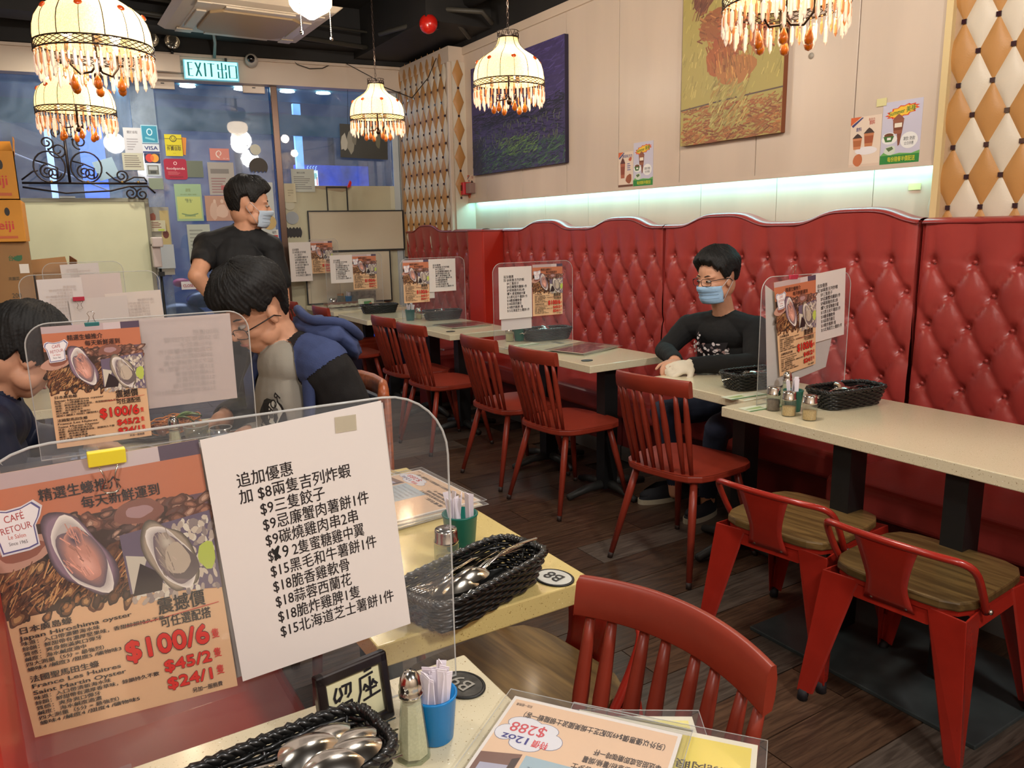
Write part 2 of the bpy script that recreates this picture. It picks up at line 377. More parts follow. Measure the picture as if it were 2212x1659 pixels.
# one column of tall tan diamonds on the return face and below the shelf in the recess
RF=struct(bxo('trim_6',3.375,3.60,6.385,6.42,1.40,2.92,PADW)); l=RF.location
pr=pad_mesh(.105,.2375,PADT,'pad')
for k in range(5):
    o=link_mesh('diamond_pad',pr,RF,(3.427-l.x,6.384-l.y,2.82-.2375*k-l.z),(0,0,PI/2))
    G().box((0,0,0),(.016,.01,.02)).build('button',BTN,RF,loc=(3.427-l.x,6.381-l.y,2.70-.2375*k-l.z))
pr2=pad_mesh(.24,.245,PADW,'pad'); pr3=pad_mesh(.24,.245,mat('gold_pad_vinyl',(196,160,84),.45),'pad')
for yy,zz,mm in ((6.643,1.525,pr2),(6.765,1.65,pr3),(6.52,1.65,pr3),(6.765,1.41,pr3),(6.52,1.41,pr3)):
    link_mesh('diamond_pad',mm,RF,(3.50-l.x,min(yy-.36,6.38)-l.y,zz-l.z)) if False else None
# ---- window wall (turned 8.6 degrees): header, posts, glass
TW=.1512; KW=1.0114
def yw(u): return 7.6+(3.45-u)*TW
def wobj(name,u0,u1,z0,z1,off,th,m,kind='structure',bevel=0,parent=None):
    """box on the window wall between wall coordinates u0..u1, z0..z1, off metres in front of the glass plane"""
    uc=(u0+u1)/2; zc=(z0+z1)/2
    o=G().box((0,0,0),((u1-u0)*KW,th,z1-z0)).build(name,m,bevel=bevel)
    o.location=(uc,yw(uc)-off-th/2,zc); o.rotation_euler=(0,0,-R(8.6))
    if kind=='structure': o['kind']='structure'
    return o
wobj('wall_window',-2.6,3.62,2.83,3.06,.0,.14,CREAM,bevel=.004)
wobj('trim_7',-2.6,3.40,3.03,3.055,.14,.03,CREAM); wobj('trim_8',-2.6,3.40,2.83,2.85,.14,.012,CREAM)
wobj('wall_black_band',-2.6,3.62,3.06,3.5,.02,.16,BLACKC)
wobj('trim_9',2.137,2.195,0,2.83,.02,.06,BRONZE,bevel=.003)
wobj('trim_10',3.36,3.44,0,2.83,.0,.06,mat('grey_frame',(150,152,150),.4,.3))
wobj('trim_11',3.30,3.36,0,2.83,.0,.03,mat('pale_frame',(190,196,196),.4,.2))
wobj('window_1',-2.6,.94,.0,2.83,-.02,.01,GLASS); wobj('door_1',1.14,2.135,.02,2.82,-.02,.012,GLASS)
wobj('window_2',2.2,3.30,.0,2.83,-.02,.01,GLASS)
wobj('window_3',.94,1.14,0,2.83,.0,.01,glassmat('frosted_edge',(225,230,235),.12,.1,.35,(190,205,220)))
wobj('baseboard_window',-2.6,.94,0,.08,.0,.05,CREAM)
for u in (1.22,2.0):
    k=wobj('door_patch_fitting',u-.1,u+.1,2.765,2.84,.0,.03,mat('fitting',(170,155,140),.4,.5),kind='',bevel=.004)
    tag(k,'small metal patch fitting at the top %s corner of the glass door'%('left' if u<1.5 else 'right'),'fitting')
    G().box((0,-.017,.012),(.03,.008,.008)).build('screw_cap',BLACKM,k)
# beam, pipes and ducts under the black ceiling
def pipe(name,pts,r,m,label,cat='pipe',group=None): return tag(G().tube(pts,r,8).build(name,m),label,cat,group)
GP=mat('grey_black_pipe',(64,60,52),.5)
struct(bxo('beam',2.9,3.5,5.9,7.75,3.10,3.5,BLACKC)); struct(bxo('beam',-.5,3.45,7.3,7.6,3.16,3.5,BLACKC))
pipe('ceiling_pipe',[(-1.2,7.24,3.36),(1,7.2,3.22),(3.1,7.16,3.13)],.022,GP,'thick dark pipe running along the black beam above the window header')
pipe('ceiling_pipe',[(-1.2,7.2,3.45),(1,7.18,3.33),(3.1,7.14,3.26)],.013,GP,'thin dark pipe above the thick pipe over the window')
pipe('ceiling_duct',[(3.3,-1,3.30),(3.3,5.9,3.30)],.07,BLACKC,'fat black duct running along the top of the panelled wall','duct')
pipe('conduit',[(3.02,6.1,3.18),(3.1,5.9,3.2),(3.3,5.7,3.16),(3.42,5.75,3.1)],.02,GP,'grey curved conduit at the dark corner right of the red alarm bell')
pipe('conduit',[(2.75,6.5,3.10),(3.0,6.15,3.15),(3.2,5.95,3.13),(3.40,6.1,3.06)],.02,GP,'grey conduit bending under the red alarm bell')
pipe('white_conduit',[(1.60,7.0,3.26),(1.57,7.3,3.16),(1.62,7.5,3.12),(1.64,7.67,3.03)],.014,mat('white_pvc',(150,145,135),.4),'short pale conduit dropping from the ceiling to the exit sign')
def wire(pts,label,r=.004): return tag(G().tube(pts,r,5).build('loose_wire',BLACKM),label,'wire')
wire([(2.3,yw(2.3)-.16,3.09),(2.37,yw(2.37)-.17,3.02),(2.48,yw(2.48)-.17,2.99),(2.6,yw(2.6)-.17,3.0),(2.72,yw(2.72)-.16,3.06)],'black wire drooping over the cream header between door and corner')
wire([(2.82,yw(2.8)-.2,3.05),(2.75,6.6,2.75),(2.45,6.0,2.56),(2.3,5.5,2.51)],'thin black wire slanting down to the far pendant lamp from the header')
wire([(2.3,5.4,2.47),(2.75,5.9,2.50),(3.1,6.3,2.75),(3.33,6.6,2.98)],'thin black wire sagging from the far pendant lamp up to the quilted column')
# sprinkler
# ---- alley outside
ALN=mat('alley_wall_navy',(62,68,86),.7,noise_s=1.5,noise_a=.5)
struct(bxo('alley_wall',-5,7,12.0,12.2,-.1,5.2,ALN)); struct(bxo('alley_ground',-5,7,8.8,12,-.12,-.06,mat('asphalt',(52,56,66),.6)))
struct(bxo('canopy',-5,4.6,8.75,9.6,3.0,3.08,mat('canopy_teal',(70,120,140),.5)))
for k in range(7): tag(bxo('alley_shutter',-4.2+1.4*k,-2.9+1.4*k,11.9,11.98,0,3.2+.1*(k%3),mat('shutter%d'%(k%3),[(48,52,64),(62,70,92),(54,60,78)][k%3],.5,bump=.5,bump_s=8,stretch=(.1,.1,6))), 'steel shutter across the alley, %s from the left'%['first','second','third','fourth','fifth','sixth','seventh'][k],'shutter','shutters across the alley')
tag(bxo('teal_fascia',-3,4.6,9.6,9.66,2.62,2.86,mat('teal_fascia',(30,84,96),.5)),'teal fascia board outside above the glass front','fascia')
for i,u in enumerate((.42,.98,1.62,2.15,2.62,3.0)):  # glowing discs stand in for downlights reflected in the window glass
    d=G().lathe([(.0,0),(.075,0),(.08,-.01),(.0,-.012)],20,caps=False).build('downlight_reflection',mat('reflection_glow',(235,245,240),.3,em=9,emc=(225,242,235))); d.location=(u,9.1-.07*i,2.99)
    tag(d,'round white disc standing in for a reflected downlight, %s from the left'%['first','second','third','fourth','fifth','sixth'][i],'light','downlight reflections')
# white plastic sheet, glowing column and cables outside the left window
def drape(u,v): 
    x=.80+u*.30+.12*(1-v)*(u-.2)+.05*v; return Vector((x-.12*(1-v),9.0+.05*sin(u*17)+.03*sin(v*5+u*9),-.05+v*3.05))
tag(G().grid(drape,24,20).build('plastic_drape',mat('milky_plastic',(150,185,215),.35,noise_s=6,noise_a=.25)),'milky white plastic sheet hanging outside left of the door','sheet')
tag(bxo('lit_column',.62,.86,9.9,10.0,-.06,3.2,mat('blue_lit_column',(120,150,255),.4,em=1.6,emc=(70,110,255))),'bright blue lit column outside behind the scroll ironwork','sign')
tag(bxo('lit_column',.30,.36,9.9,10.0,-.06,2.6,mat('white_blue_tube',(190,210,255),.4,em=1.8,emc=(150,180,255))),'narrow white lit tube outside the left window','sign')
tag(bxo('purple_banner',.93,1.03,9.85,9.9,-.06,2.1,mat('purple_lit',(150,90,220),.4,em=.7,emc=(150,80,230))),'purple lit banner outside beside the milky sheet','banner')
tag(bxo('blue_lit_awning',2.95,3.9,9.8,9.9,-.06,2.3,mat('blue_awning',(40,80,200),.5,noise_s=4,noise_a=.8,em=.16,emc=(40,90,235))),'deep blue lit awning outside the right window','awning')
tag(bxo('white_lit_pillar',2.93,3.02,9.68,9.74,-.06,3.0,mat('pillar_lit',(140,190,255),.5,em=1.0,emc=(120,180,255))),'pale lit pillar outside behind the black framed picture','pillar')
tag(G().tube([(-1.0,9.6,2.75),(-.2,9.6,2.40),(.9,9.6,1.92)],.008,6).build('outside_cable',mat('white_cable',(220,220,225),.5)),'white cable slanting down outside the left window','cable')
t=thing('parked_motorbike','dark motorbike shapes and bags outside the door glass','motorbike',(1.35,9.3,0))
G().sphere((0,0,.45),(.35,.2,.28)).sphere((.3,0,.75),(.2,.15,.1)).build('body',mat('bike_navy',(22,26,48),.3),t)
G().lathe([(.18,-.04),(.26,-.04),(.26,.04),(.18,.04)],20,(-.3,0,.26),axis=(0,1,0)).build('wheel',BLACKM,t); G().sphere((.05,-.1,.95),(.09,.08,.05)).build('red_bag',mat('red_bag',(200,40,60),.5),t)
t=thing('parked_motorbike','blue covered stall table outside, low behind the door glass','table',(2.1,9.0,0))
G().bx(-.35,.45,-.3,.3,.0,.62).build('cloth',mat('blue_tarp',(70,140,215),.5,noise_s=5,noise_a=.3),t); t.name='stall_table'
# ================================================================== SOFAS
def tuft(parent_label, y0, y1, humps, xf=3.40, zseat=.44, seatx=2.95, zbase=1.47, name='tufted_banquette', ph=0, group=None, seat_y=None, seat_z=None):
    """banquette along the right wall between y0<y1, backrest facing -x"""
    t=thing(name,parent_label,'sofa',(3.4,(y0+y1)/2,0),0,group); oy=(y0+y1)/2; dy=.178; dz=.137
    def top(y): return zbase+sum(.058*math.exp(-((y-h)/.235)**4) for h in humps)
    z1=1.28
    def disp(y,z):
        u=(y-ph)/dy; e=min(1,max(0,min(y-y0,y1-y))/.05)
        if z>z1:
            k=max(0,1-(z-z1)/.21); h=.030*abs(sin(PI*u))**.55*k+.030*(1-k)
            d=math.hypot((u-round(u))*dy,z-z1); h-=.030*math.exp(-(d/.022)**2)
        else:
            v=(z1-z)/dz; a=u+v/2; b=u-v/2
            h=.028*(abs(sin(PI*a))*abs(sin(PI*b)))**.42+.004
            fa,fb=a-round(a),b-round(b); d=math.hypot((fa+fb)/2*dy,(fa-fb)*dz); h-=.030*math.exp(-(d/.022)**2)
        return h*(.25+.75*e**.5) if e<1 else h
    ny=int((y1-y0)/.0125); nz=96
    def fn(u,v):
        y=y0+u*(y1-y0); tz=top(y); z=.34+v*(tz-.02-.34); 
        x=xf+.05*(z-1)*.4 - disp(y,z)
        return Vector((x-3.4,y-oy,z))
    G().grid(fn,ny,nz).build('backrest',RED,t)
    def cap(u,v):
        y=y0+u*(y1-y0); tz=top(y); a=v*PI; x0=xf+.05*(tz-1)*.4-.030; wd=.12
        return Vector((x0+wd/2-wd/2*cos(a)-3.4,y-oy,tz-.022+.022*sin(a)))
    g=G().grid(cap,60,8)
    g.grid(lambda u,v: Vector((xf+.11-3.4,y0+u*(y1-y0)-oy,.1+v*(top(y0+u*(y1-y0))-.12))),60,1)
    for yy in (y0,y1):
        g.grid(lambda u,v: Vector((xf+.02+u*.09-3.4-(.03 if v>.6 else .0)*(1-u),yy-oy,.1+v*(top(yy)-.12))),3,4)
    g.build('top_roll',RED,t)
    # welt line
    G().tube([(xf+.05*(top(y)-1)*.4-.031-3.4,y-oy,top(y)-.024) for y in [y0+(y1-y0)*i/60 for i in range(61)]],.004,6).build('welt',mat('dark_red_welt',(112,26,26),.4),t)
    bmesh_=None
    for k in range(-1,int((y1-y0)/dy)+2):
        for row in range(0,7):
            yy=ph+ (math.floor((y0-ph)/dy)+k+(row%2)*.5)*dy; zz=z1-row*dz
            if yy<y0+.04 or yy>y1-.04: continue
            lc=(xf+.05*(zz-1)*.4-3.4-.002,yy-oy,zz)
            if bmesh_ is None: bo=G().lathe([(.009,0),(.007,.004),(0,.005)],8,(0,0,0),axis=(-1,0,0),caps=False).build('button',RED,t,loc=lc); bmesh_=bo.data
            else: link_mesh('button',bmesh_,t,lc)
    sy0,sy1=seat_y or (y0,y1)
    ns=max(1,round((sy1-sy0)/1.8))
    G().bx(seatx-3.4,.05,sy0-oy+.004,sy1-oy-.004,zseat-.13,zseat).build('seat_cushion',RED,t,bevel=.03,seg=4)
    G().bx(seatx-3.4+.12,.10,sy0-oy,sy1-oy,0,zseat-.12).build('seat_base',mat('dark_red_vinyl',(104,26,22),.45),t)
    G().bx(seatx-3.4+.11,.08,sy0-oy,sy1-oy,0,.09).build('kick_board',mat('grey_kick',(84,80,76),.5),t)
    return t
tuft('long tufted red banquette behind the masked seated man, between the two middle seams',2.015,3.655,(3.19,2.34),ph=3.569)
tuft('tufted red banquette left of the seated man, beside the plain red pillar block',3.665,5.60,(5.0,4.09),ph=3.755)
tuft('tufted red banquette at the right edge behind the long table',-.8,1.995,(1.25,.35),ph=1.943,seatx=2.66,zseat=.45,seat_y=(-.8,1.90))
tuft('short tufted red banquette in the far corner under the quilted column',5.90,7.45,(6.98,),xf=3.36,ph=6.0,seatx=2.95,zseat=.45)
t=thing('plain_red_pillar_block','plain smooth red vinyl pillar block dividing the far booth from the long banquettes','divider',(3.3,5.74,0))
G().bx(-.10,.12,-.13,.13,0,1.46).build('body',mat('bright_red_vinyl',(178,42,28),.38,bump=.1,bump_s=90),t,bevel=.012); G().bx(-.103,.12,-.133,.133,1.44,1.463).build('cap',RED,t,bevel=.008)
# corner seat return of the far booth
t=thing('red_bench_seat','red bench seat with dark base in the far booth, running under the fourth table','bench',(2.95,5.78,0))
G().bx(-.30,.16,-.17,.10,.32,.45).build('cushion',RED,t,bevel=.03,seg=4); G().bx(-.26,.14,-.14,.08,0,.33).build('base',mat('dark_red_vinyl',(104,26,22),.45),t)
t=thing('orange_red_bench','orange-red box bench under the far tables behind the chairs','bench',(2.72,6.9,0))
G().bx(-.18,.2,-.06,.30,.30,.44).build('cushion',mat('orange_red_vinyl',(160,60,34),.4),t,bevel=.02,seg=3); G().bx(-.16,.18,-.05,.28,0,.31).build('base',mat('brown_base',(70,34,26),.5),t)
# red booth seat on the left, seen through the near divider
t=thing('left_booth_bench','red vinyl booth seat at the lower left, seen below the large divider posters','bench',(.1,1.7,0))
G().bx(-.7,.30,-.60,.62,.32,.45).build('cushion',mat('booth_red',(140,38,30),.3),t,bevel=.03,seg=4); G().bx(-.65,.27,-.57,.60,0,.33).build('base',mat('dark_red_vinyl',(104,26,22),.45),t)
G().bx(-.85,-.172,-.98,-.52,.45,1.13).build('backrest',mat('booth_back_red',(176,36,26),.35),t,bevel=.03,seg=3)
G().bx(-.75,-.207,.14,.26,.46,1.1).build('backrest',mat('booth_back_red',(176,36,26),.35),t,bevel=.02,seg=3)

# ================================================================== SIGNS, WINDOW STICKERS
def wsheet(name,label,cat,u0,u1,z0,z1,m,art=None,off=.03,th=.003,group=None,rotz=0):
    o=sheet(name,label,cat,(u1-u0)*KW,z1-z0,m,art=art,group=group,th=th)
    o.location=(u0,yw(u0)-off,z0); o.rotation_euler=(0,rotz,-R(8.6)); return o
# EXIT sign
o=wobj('exit_sign',1.375,1.835,2.83,2.995,.18,.045,mat('sign_case',(120,190,205),.4,em=.3,emc=(120,200,215)),kind='',bevel=.003); tag(o,'lit EXIT sign in English and Chinese above the glass door','sign')
a=Art(); TEAL=(0,70,66)
a.poly([(.03,.05),(.97,.05),(.97,.95),(.03,.95)],(150,235,245),0)
def st(pts,wd=.045): a.stroke([(x,y) for x,y in pts],wd,TEAL,2)
for seg in ([(.16,.84),(.09,.84),(.09,.18),(.16,.18)],[(.09,.52),(.15,.52)],[(.22,.84),(.31,.18)],[(.31,.84),(.22,.18)],[(.385,.84),(.385,.18)],[(.44,.82),(.55,.82)],[(.495,.84),(.495,.18)],
   [(.69,.9),(.69,.12)],[(.62,.82),(.62,.56),(.76,.56),(.76,.82)],[(.62,.44),(.62,.14),(.76,.14),(.76,.44)],[(.82,.78),(.95,.78),(.95,.16),(.82,.16),(.82,.78)]): st(seg,.032 if seg[0][0]<.6 else .028)
me=a.mesh('sign_face',.47,.17,.0006); em=mat('lit_sign_face',(255,255,255),.5); 
em2=em.copy(); nt=em2.node_tree; at=nt.nodes.new('ShaderNodeAttribute'); at.attribute_name='Col'; nt.links.new(at.outputs[0],nt.nodes['Principled BSDF'].inputs['Base Color']); nt.links.new(at.outputs[0],nt.nodes['Principled BSDF'].inputs['Emission Color']); nt.nodes['Principled BSDF'].inputs['Emission Strength'].default_value=1.15
me.materials.clear(); me.materials.append(em2); link_mesh('lit_face',me,o,(-.235,-.0235,-.085))
G().bx(.0,.02,-.01,.01,.0,.03).build('conduit_clip',BLACKM,o,loc=(.12,0,.085))
G().bx(-.03,.0,-.0,.03,-.03,.03).build('side_bracket',mat('sign_bracket',(150,140,130),.5),o,loc=(-.235,0,0))
# dome camera
t=thing('security_camera','round white security camera on the header right of the exit sign','camera',(1.95,yw(1.95)-.22,3.02))
G().lathe([(.0,-.06),(.04,-.06),(.056,-.03),(.058,.02),(.05,.08)],20,axis=(.3,1,.0)).build('housing',mat('camera_white',(190,182,172),.35),t); G().sphere((-.018,-.062,0),.034,14,10).build('lens',mat('camera_lens',(18,16,16),.08,coat=1),t)
# emergency twin lights
t=thing('emergency_light','cream twin-spot emergency light box on the header left of the exit sign','light',(1.22,yw(1.22)-.24,2.98))
G().bx(-.30,.13,.0,.06,-.10,.05).build('box',CREAM,t,bevel=.004)
for i,x in enumerate((-.10,.07)):
    G().lathe([(.0,.03),(.05,.0),(.062,-.03),(.064,-.04)],20,(x,-.02,.135),axis=(.0,1,-.15),caps=False).build('reflector',mat('reflector',(190,185,175),.12,.9),t); G().lathe([(0,-.052),(.045,-.048),(.063,-.04)],20,(x,-.02,.135),axis=(0,1,-.15),caps=False).build('lens',glassmat('lamp_lens',(250,250,250),.2,.05),t)
    G().tube([(x,.0,.05),(x,.0,.09)],.012,8).build('bracket',BLACKM,t)
# sticker sheets on the glass
def A(): return Art()
def lines(a,x0,x1,y1,y0,n,col=(90,90,90),seed=1,hh=.4,L=2):
    r=random.Random(seed)
    for i in range(n):
        y=y1-(y1-y0)*(i+.5)/n; h=(y1-y0)/n*hh; a.rect(x0,y-h/2,x0+(x1-x0)*r.uniform(.45,1),y+h/2,col,L)
    return a
P=lambda c:mat('paper_%d_%d_%d'%c,c,.55)
a=A().stroke([(0,.80),(.32,.80)],.02,(40,40,20)).stroke([(.68,.80),(1,.80)],.02,(40,40,20)).ring(.5,.80,.2,.15,.035,(40,40,20)).blob(.42,.83,.03,.025,(30,30,20),2,8).blob(.58,.83,.03,.025,(30,30,20),2,8).ring(.5,.80,.1,.08,.02,(40,40,20),2,12,200,340)
a.text('TAKEAWAY',.5,.44,.105,(60,50,20),align='c',width=.84,off=.02).text('外賣自取',.5,.27,.2,(60,50,20),align='c',width=.84,off=.02).text('• • •',.5,.1,.09,(60,50,20),align='c')
wsheet('takeaway_sticker','yellow smiling-face takeaway sticker on the glass door','sticker',1.187,1.33,2.18,2.372,P((222,205,40)),a)
wsheet('orange_sticker','orange sticker peeking out behind the yellow takeaway sticker','sticker',1.28,1.355,2.20,2.355,P((222,140,50)),off=.022,rotz=.12)
a=A().ring(.5,.78,.08,.085,.03,(240,200,200),2,16).text('foodpanda',.5,.48,.16,(240,215,215),align='c',width=.8,off=.015); lines(a,.15,.85,.4,.22,3,(215,120,125),3,.35); a.text('wifi.foodpanda.hk',.5,.10,.09,(60,10,20),align='c',width=.62)
o=sheet('delivery_sticker','crimson rounded food delivery sticker under the yellow one','sticker',.194,.186,P((176,34,62)),art=a); me=G().prism([(.02*(1-cos(t_))+0 if False else 0,0)] and [(x,z) for x,z in [(.0,.02),(.006,.006),(.02,0),(.174,0),(.188,.006),(.194,.02),(.194,.166),(.188,.18),(.174,.186),(.02,.186),(.006,.18),(0,.166)]],0,.003,M=Matrix(((1,0,0),(0,0,1),(0,1,0)))).build('x',P((176,34,62))); o.data=me.data; bpy.data.objects.remove(me)
o.location=(1.160,yw(1.16)-.03,1.970); o.rotation_euler=(0,0,-R(8.6))
a=A().rect(.05,.05,.95,.95,(40,140,170),1).ring(.5,.62,.18,.2,.06,(200,230,240),2,16).stroke([(.25,.3),(.75,.2)],.1,(120,190,205),2)
wsheet('payment_sticker','teal blue payment sticker at the top of the column left of the door','sticker',1.0,1.137,2.288,2.447,P((170,205,220)),a)
a=A().text('VISA',.5,.33,.62,(38,54,120),align='c',width=.8,off=.03).rect(0,0,1,.14,(38,54,120),1)
wsheet('payment_sticker','white VISA card sticker with blue lettering','sticker',1.0,1.137,2.207,2.281,P((215,218,225)),a)
a=A().blob(.35,.5,.27,.42,(214,60,50),1,24).blob(.65,.5,.27,.42,(232,160,50),2,24).blob(.5,.5,.12,.30,(226,110,46),3,16)
wsheet('payment_sticker','navy card sticker with overlapping red and yellow discs','sticker',1.004,1.134,2.115,2.202,P((48,54,84)),a)
a=A().rect(.12,.12,.88,.88,(110,112,104),1).rect(.2,.5,.8,.8,(185,190,190),2).rect(.3,.2,.7,.42,(60,64,62),2)
wsheet('payment_sticker','white-rimmed grey payment sticker below the red and yellow discs','sticker',1.008,1.128,2.0,2.108,P((205,215,225)),a)
wsheet('blank_note','plain grey-green square note below the payment stickers','note',1.02,1.14,1.88,1.98,P((140,150,130)))
wsheet('blank_note','plain olive square note right of the crimson sticker','note',1.35,1.49,1.99,2.14,P((112,120,104)))
a=A(); lines(a,.1,.9,.9,.15,6,(130,120,110),5)
wsheet('window_notice','cream landscape notice on the left window beside the card stickers','notice',.825,.995,2.05,2.20,P((196,192,172)),a)
a=A().text('關於自取',.5,.78,.12,(110,105,110),align='c',width=.6); lines(a,.15,.85,.6,.1,5,(165,160,165),6)
wsheet('window_notice','white notice sheet at the top of the left window, above the cream one','notice',.855,1.0,2.20,2.42,P((206,204,208)),a)
wsheet('window_notice','pale blue bag-shaped paper on the left window edge','notice',.63,.80,1.95,2.12,P((170,196,214)),rotz=-.3)
a=A().text('讚賞',.5,.80,.1,(150,165,110),align='c').text('安心出行 場所二維碼',.5,.70,.05,(140,160,105),align='c',width=.6); a.text('掃 進',.5,.50,.09,(130,150,100),align='c'); a.rect(.06,.06,.94,.66,(196,206,120),1).rect(.3,.12,.7,.18,(150,170,110),2).text('掃瞄 進入',.5,.55,.07,(120,140,90),align='c').stroke([(.2,.2),(.5,.15),(.8,.2)],.03,(120,150,100))
wsheet('green_poster','pale green and yellow scan-in poster on the glass door','poster',1.226,1.456,1.592,1.93,P((160,190,150)),a)
a=A().blob(.3,.4,.16,.34,(205,170,150),1,12,wob=.1).blob(.6,.38,.2,.3,(212,178,158),1,12,wob=.12,seed=3).blob(.62,.78,.06,.08,(215,185,165),2).blob(.35,.78,.05,.08,(215,185,165),2)
wsheet('salmon_poster','salmon poster with pale figures, behind the waiter on the door','poster',1.479,1.72,1.59,1.824,P((190,146,124)),a)
a=A().ring(.52,.55,.22,.3,.05,(244,222,212),2,12,120,260).ring(.6,.5,.30,.36,.04,(244,222,212),2,12,110,250).ring(.4,.6,.2,.25,.05,(244,222,212),2,12,-60,80).text('SC 20',.8,.12,.12,(250,230,220),align='c')
wsheet('pink_sticker','salmon-pink sticker with white swirl on the glass door','sticker',1.56,1.73,2.148,2.256,P((222,140,126)),a)
a=A(); lines(a,.1,.9,.55,.05,6,(150,110,110),9); a.rect(.1,.66,.8,.8,(125,118,112),1); a.rect(.45,.15,.9,.3,(180,90,90),2)
wsheet('window_notice','grey-pink notice under the salmon-pink swirl sticker','notice',1.53,1.76,1.83,2.13,P((176,168,160)),a,off=.025)
a=A(); lines(a,.1,.9,.9,.1,9,(150,155,145),12)
wsheet('window_notice','pale printed notice on the lower door glass left of the waiter','notice',1.30,1.50,1.18,1.56,P((186,192,180)),a)
wsheet('window_notice','large white sheet behind the head of the waiter on the door','notice',1.80,2.1,1.15,1.95,P((196,200,196)),lines(A(),.35,.9,.95,.6,4,(150,150,150),14))
def disc(name,label,u,z,r,col,n=28,teeth=0):
    pts=[]
    for i in range(n):
        a_=2*PI*i/n; x,y=r*cos(a_),r*sin(a_)
        if teeth and y<-.55*r: y=-.55*r-(.12*r if i%2 else -.1*r)
        if teeth>1 and y>.55*r: y=.55*r+(.14*r if i%2 else -.08*r)
        pts.append((x,y))
    o=G().prism(pts,0,.003,M=Matrix(((1,0,0),(0,0,-1),(0,1,0)))).build(name,P(col)); o.location=(u,yw(u)-.03,z); o.rotation_euler=(0,0,-R(8.6)); return tag(o,label,'sticker')
disc('round_sticker','round cream sticker near the top right of the glass door',1.968,2.252,.05,(214,210,190)); disc('dark_round_sticker','dark round sticker with toothed lower edge on the glass door',1.985,2.095,.085,(60,50,40),teeth=1)
disc('round_sticker','cream round seal sticker on the board right of the bronze post',2.245,1.735,.05,(200,196,172)); disc('round_sticker','grey-blue round sticker under the cream seal',2.262,1.61,.062,(160,166,170)); disc('dark_round_sticker','black round sticker with toothed top and bottom on the cream board',2.268,1.468,.078,(34,28,30),teeth=2)
o=wsheet('red_cross_notice','small white notice with red band right of the waiter on the door','notice',2.04,2.12,1.38,1.50,P((220,214,206)),A().text('暗門',.5,.68,.24,(60,50,50),align='c').rect(.08,.36,.92,.56,(190,50,50),1).text('300',.5,.08,.22,(60,50,50),align='c'))
disc('round_sticker','gold round sticker at the shoulder of the waiter',2.04,1.57,.07,(200,170,110))
a=A().text('CLOSED',.5,.3,.5,(170,40,60),align='c',width=.8,off=.03)
wsheet('closed_sign','small white CLOSED sign hanging on the door behind the waiter','sign',1.2,1.34,.955,1.03,P((225,220,222)),a,off=.05)
wsheet('delivery_tag','crimson delivery tag beside the closed sign','sign',1.325,1.50,.945,1.035,P((170,30,62)),A().text('foodpanda',.5,.35,.3,(240,200,205),align='c',width=.7),off=.055)
# left: scroll ironwork, board with its backlight put in as emission, box corner
IR=mat('wrought_iron',(58,48,44),.4,.6)
def spiral(cx,cz,r,turns=1.4,a0=0,dirn=1,n=26): 
    return [(cx+r*(1-.75*i/n)*cos(a0+dirn*2*PI*turns*i/n),0,cz+r*(1-.75*i/n)*sin(a0+dirn*2*PI*turns*i/n)) for i in range(n+1)]
t=thing('scroll_ironwork','dark wrought-iron scrollwork standing on the pale board at the left window','ironwork',(0,yw(0)-.16,0)); t.rotation_euler=(0,0,-R(8.6))
def sc(pts,r=.007): G().tube(pts,r,6).build('scroll',IR,t)
G().tube([(.03,0,1.925),(1.0,0,1.925)],.010,6).build('bar',IR,t); G().tube([(.03,0,1.89),(.35,0,1.84),(.7,0,1.86),(.85,0,1.90),(1.0,0,1.90),(1.06,0,1.84)],.008,6).build('lower_bar',IR,t)
for i in range(2):
    cx=(.25,.53)[i]; sc([(cx+.12*cos(R(a_)),0,2.06+.13*sin(R(a_))) for a_ in range(-90,271,18)]); sc(spiral(cx-.02,2.02,.06,1.5,PI/2,1)); sc(spiral(cx+.03,2.01,.055,1.4,0,-1)); sc([(cx-.1,0,2.11),(cx-.02,0,2.09),(cx+.06,0,2.05),(cx+.05,0,1.96)])
for cx,cz,r,a0,d in ((.25,2.26,.055,-PI/2,1),(.50,2.27,.06,-PI/2,-1),(.33,2.20,.07,PI,1),(.44,2.34,.05,-PI/2,1),(.33,2.35,.04,-PI/2,-1),(.80,1.99,.055,-PI/2,1),(.86,1.84,.055,PI/2,-1),(.95,1.83,.05,PI/2,1)): sc(spiral(cx,cz,r,1.5,a0,d))
sc([(.03,0,1.95),(.12,0,2.02),(.16,0,2.03)]); sc([(.68,0,2.02),(.74,0,1.96),(.80,0,1.93),(.90,0,1.98),(.98,0,1.975),(1.0,0,1.94)])
G().tube([(.39,0,1.93),(.39,0,2.30)],.012,6).build('stem',IR,t)
for x in (.25,.53,.80,.93): G().sphere((x,0,1.935),.014,8,6).build('gilt_knot',mat('gilt',(150,120,70),.4,.6),t)
t=thing('frosted_board','large pale green frosted board in a cream frame in front of the left window','board',(0,yw(0)-.12,0)); t.rotation_euler=(0,0,-R(8.6))
G().bx(.02,.965,.0,.02,.75,1.765).build('panel',mat('frosted_green',(212,206,170),.5,noise_s=3,noise_a=.05,em=.08,emc=(225,230,190)),t)  # faint emission imitates backlight coming through the panel
for x0,x1,z0,z1 in ((.0,1.0,1.765,1.80),(.965,1.0,.75,1.765),(-.02,.02,.75,1.765)): G().bx(x0,x1,-.01,.04,z0,z1).build('frame',mat('board_frame',(150,146,128),.5),t,bevel=.003)
G().bx(.3,.42,-.03,.0,1.80,1.815).build('ledge_strip',mat('ledge_white',(190,196,196),.5),t)
t=thing('sanitiser_stand','white hand sanitiser dispenser on a black pole by the pale board','dispenser',(.985,yw(.985)-.3,0))
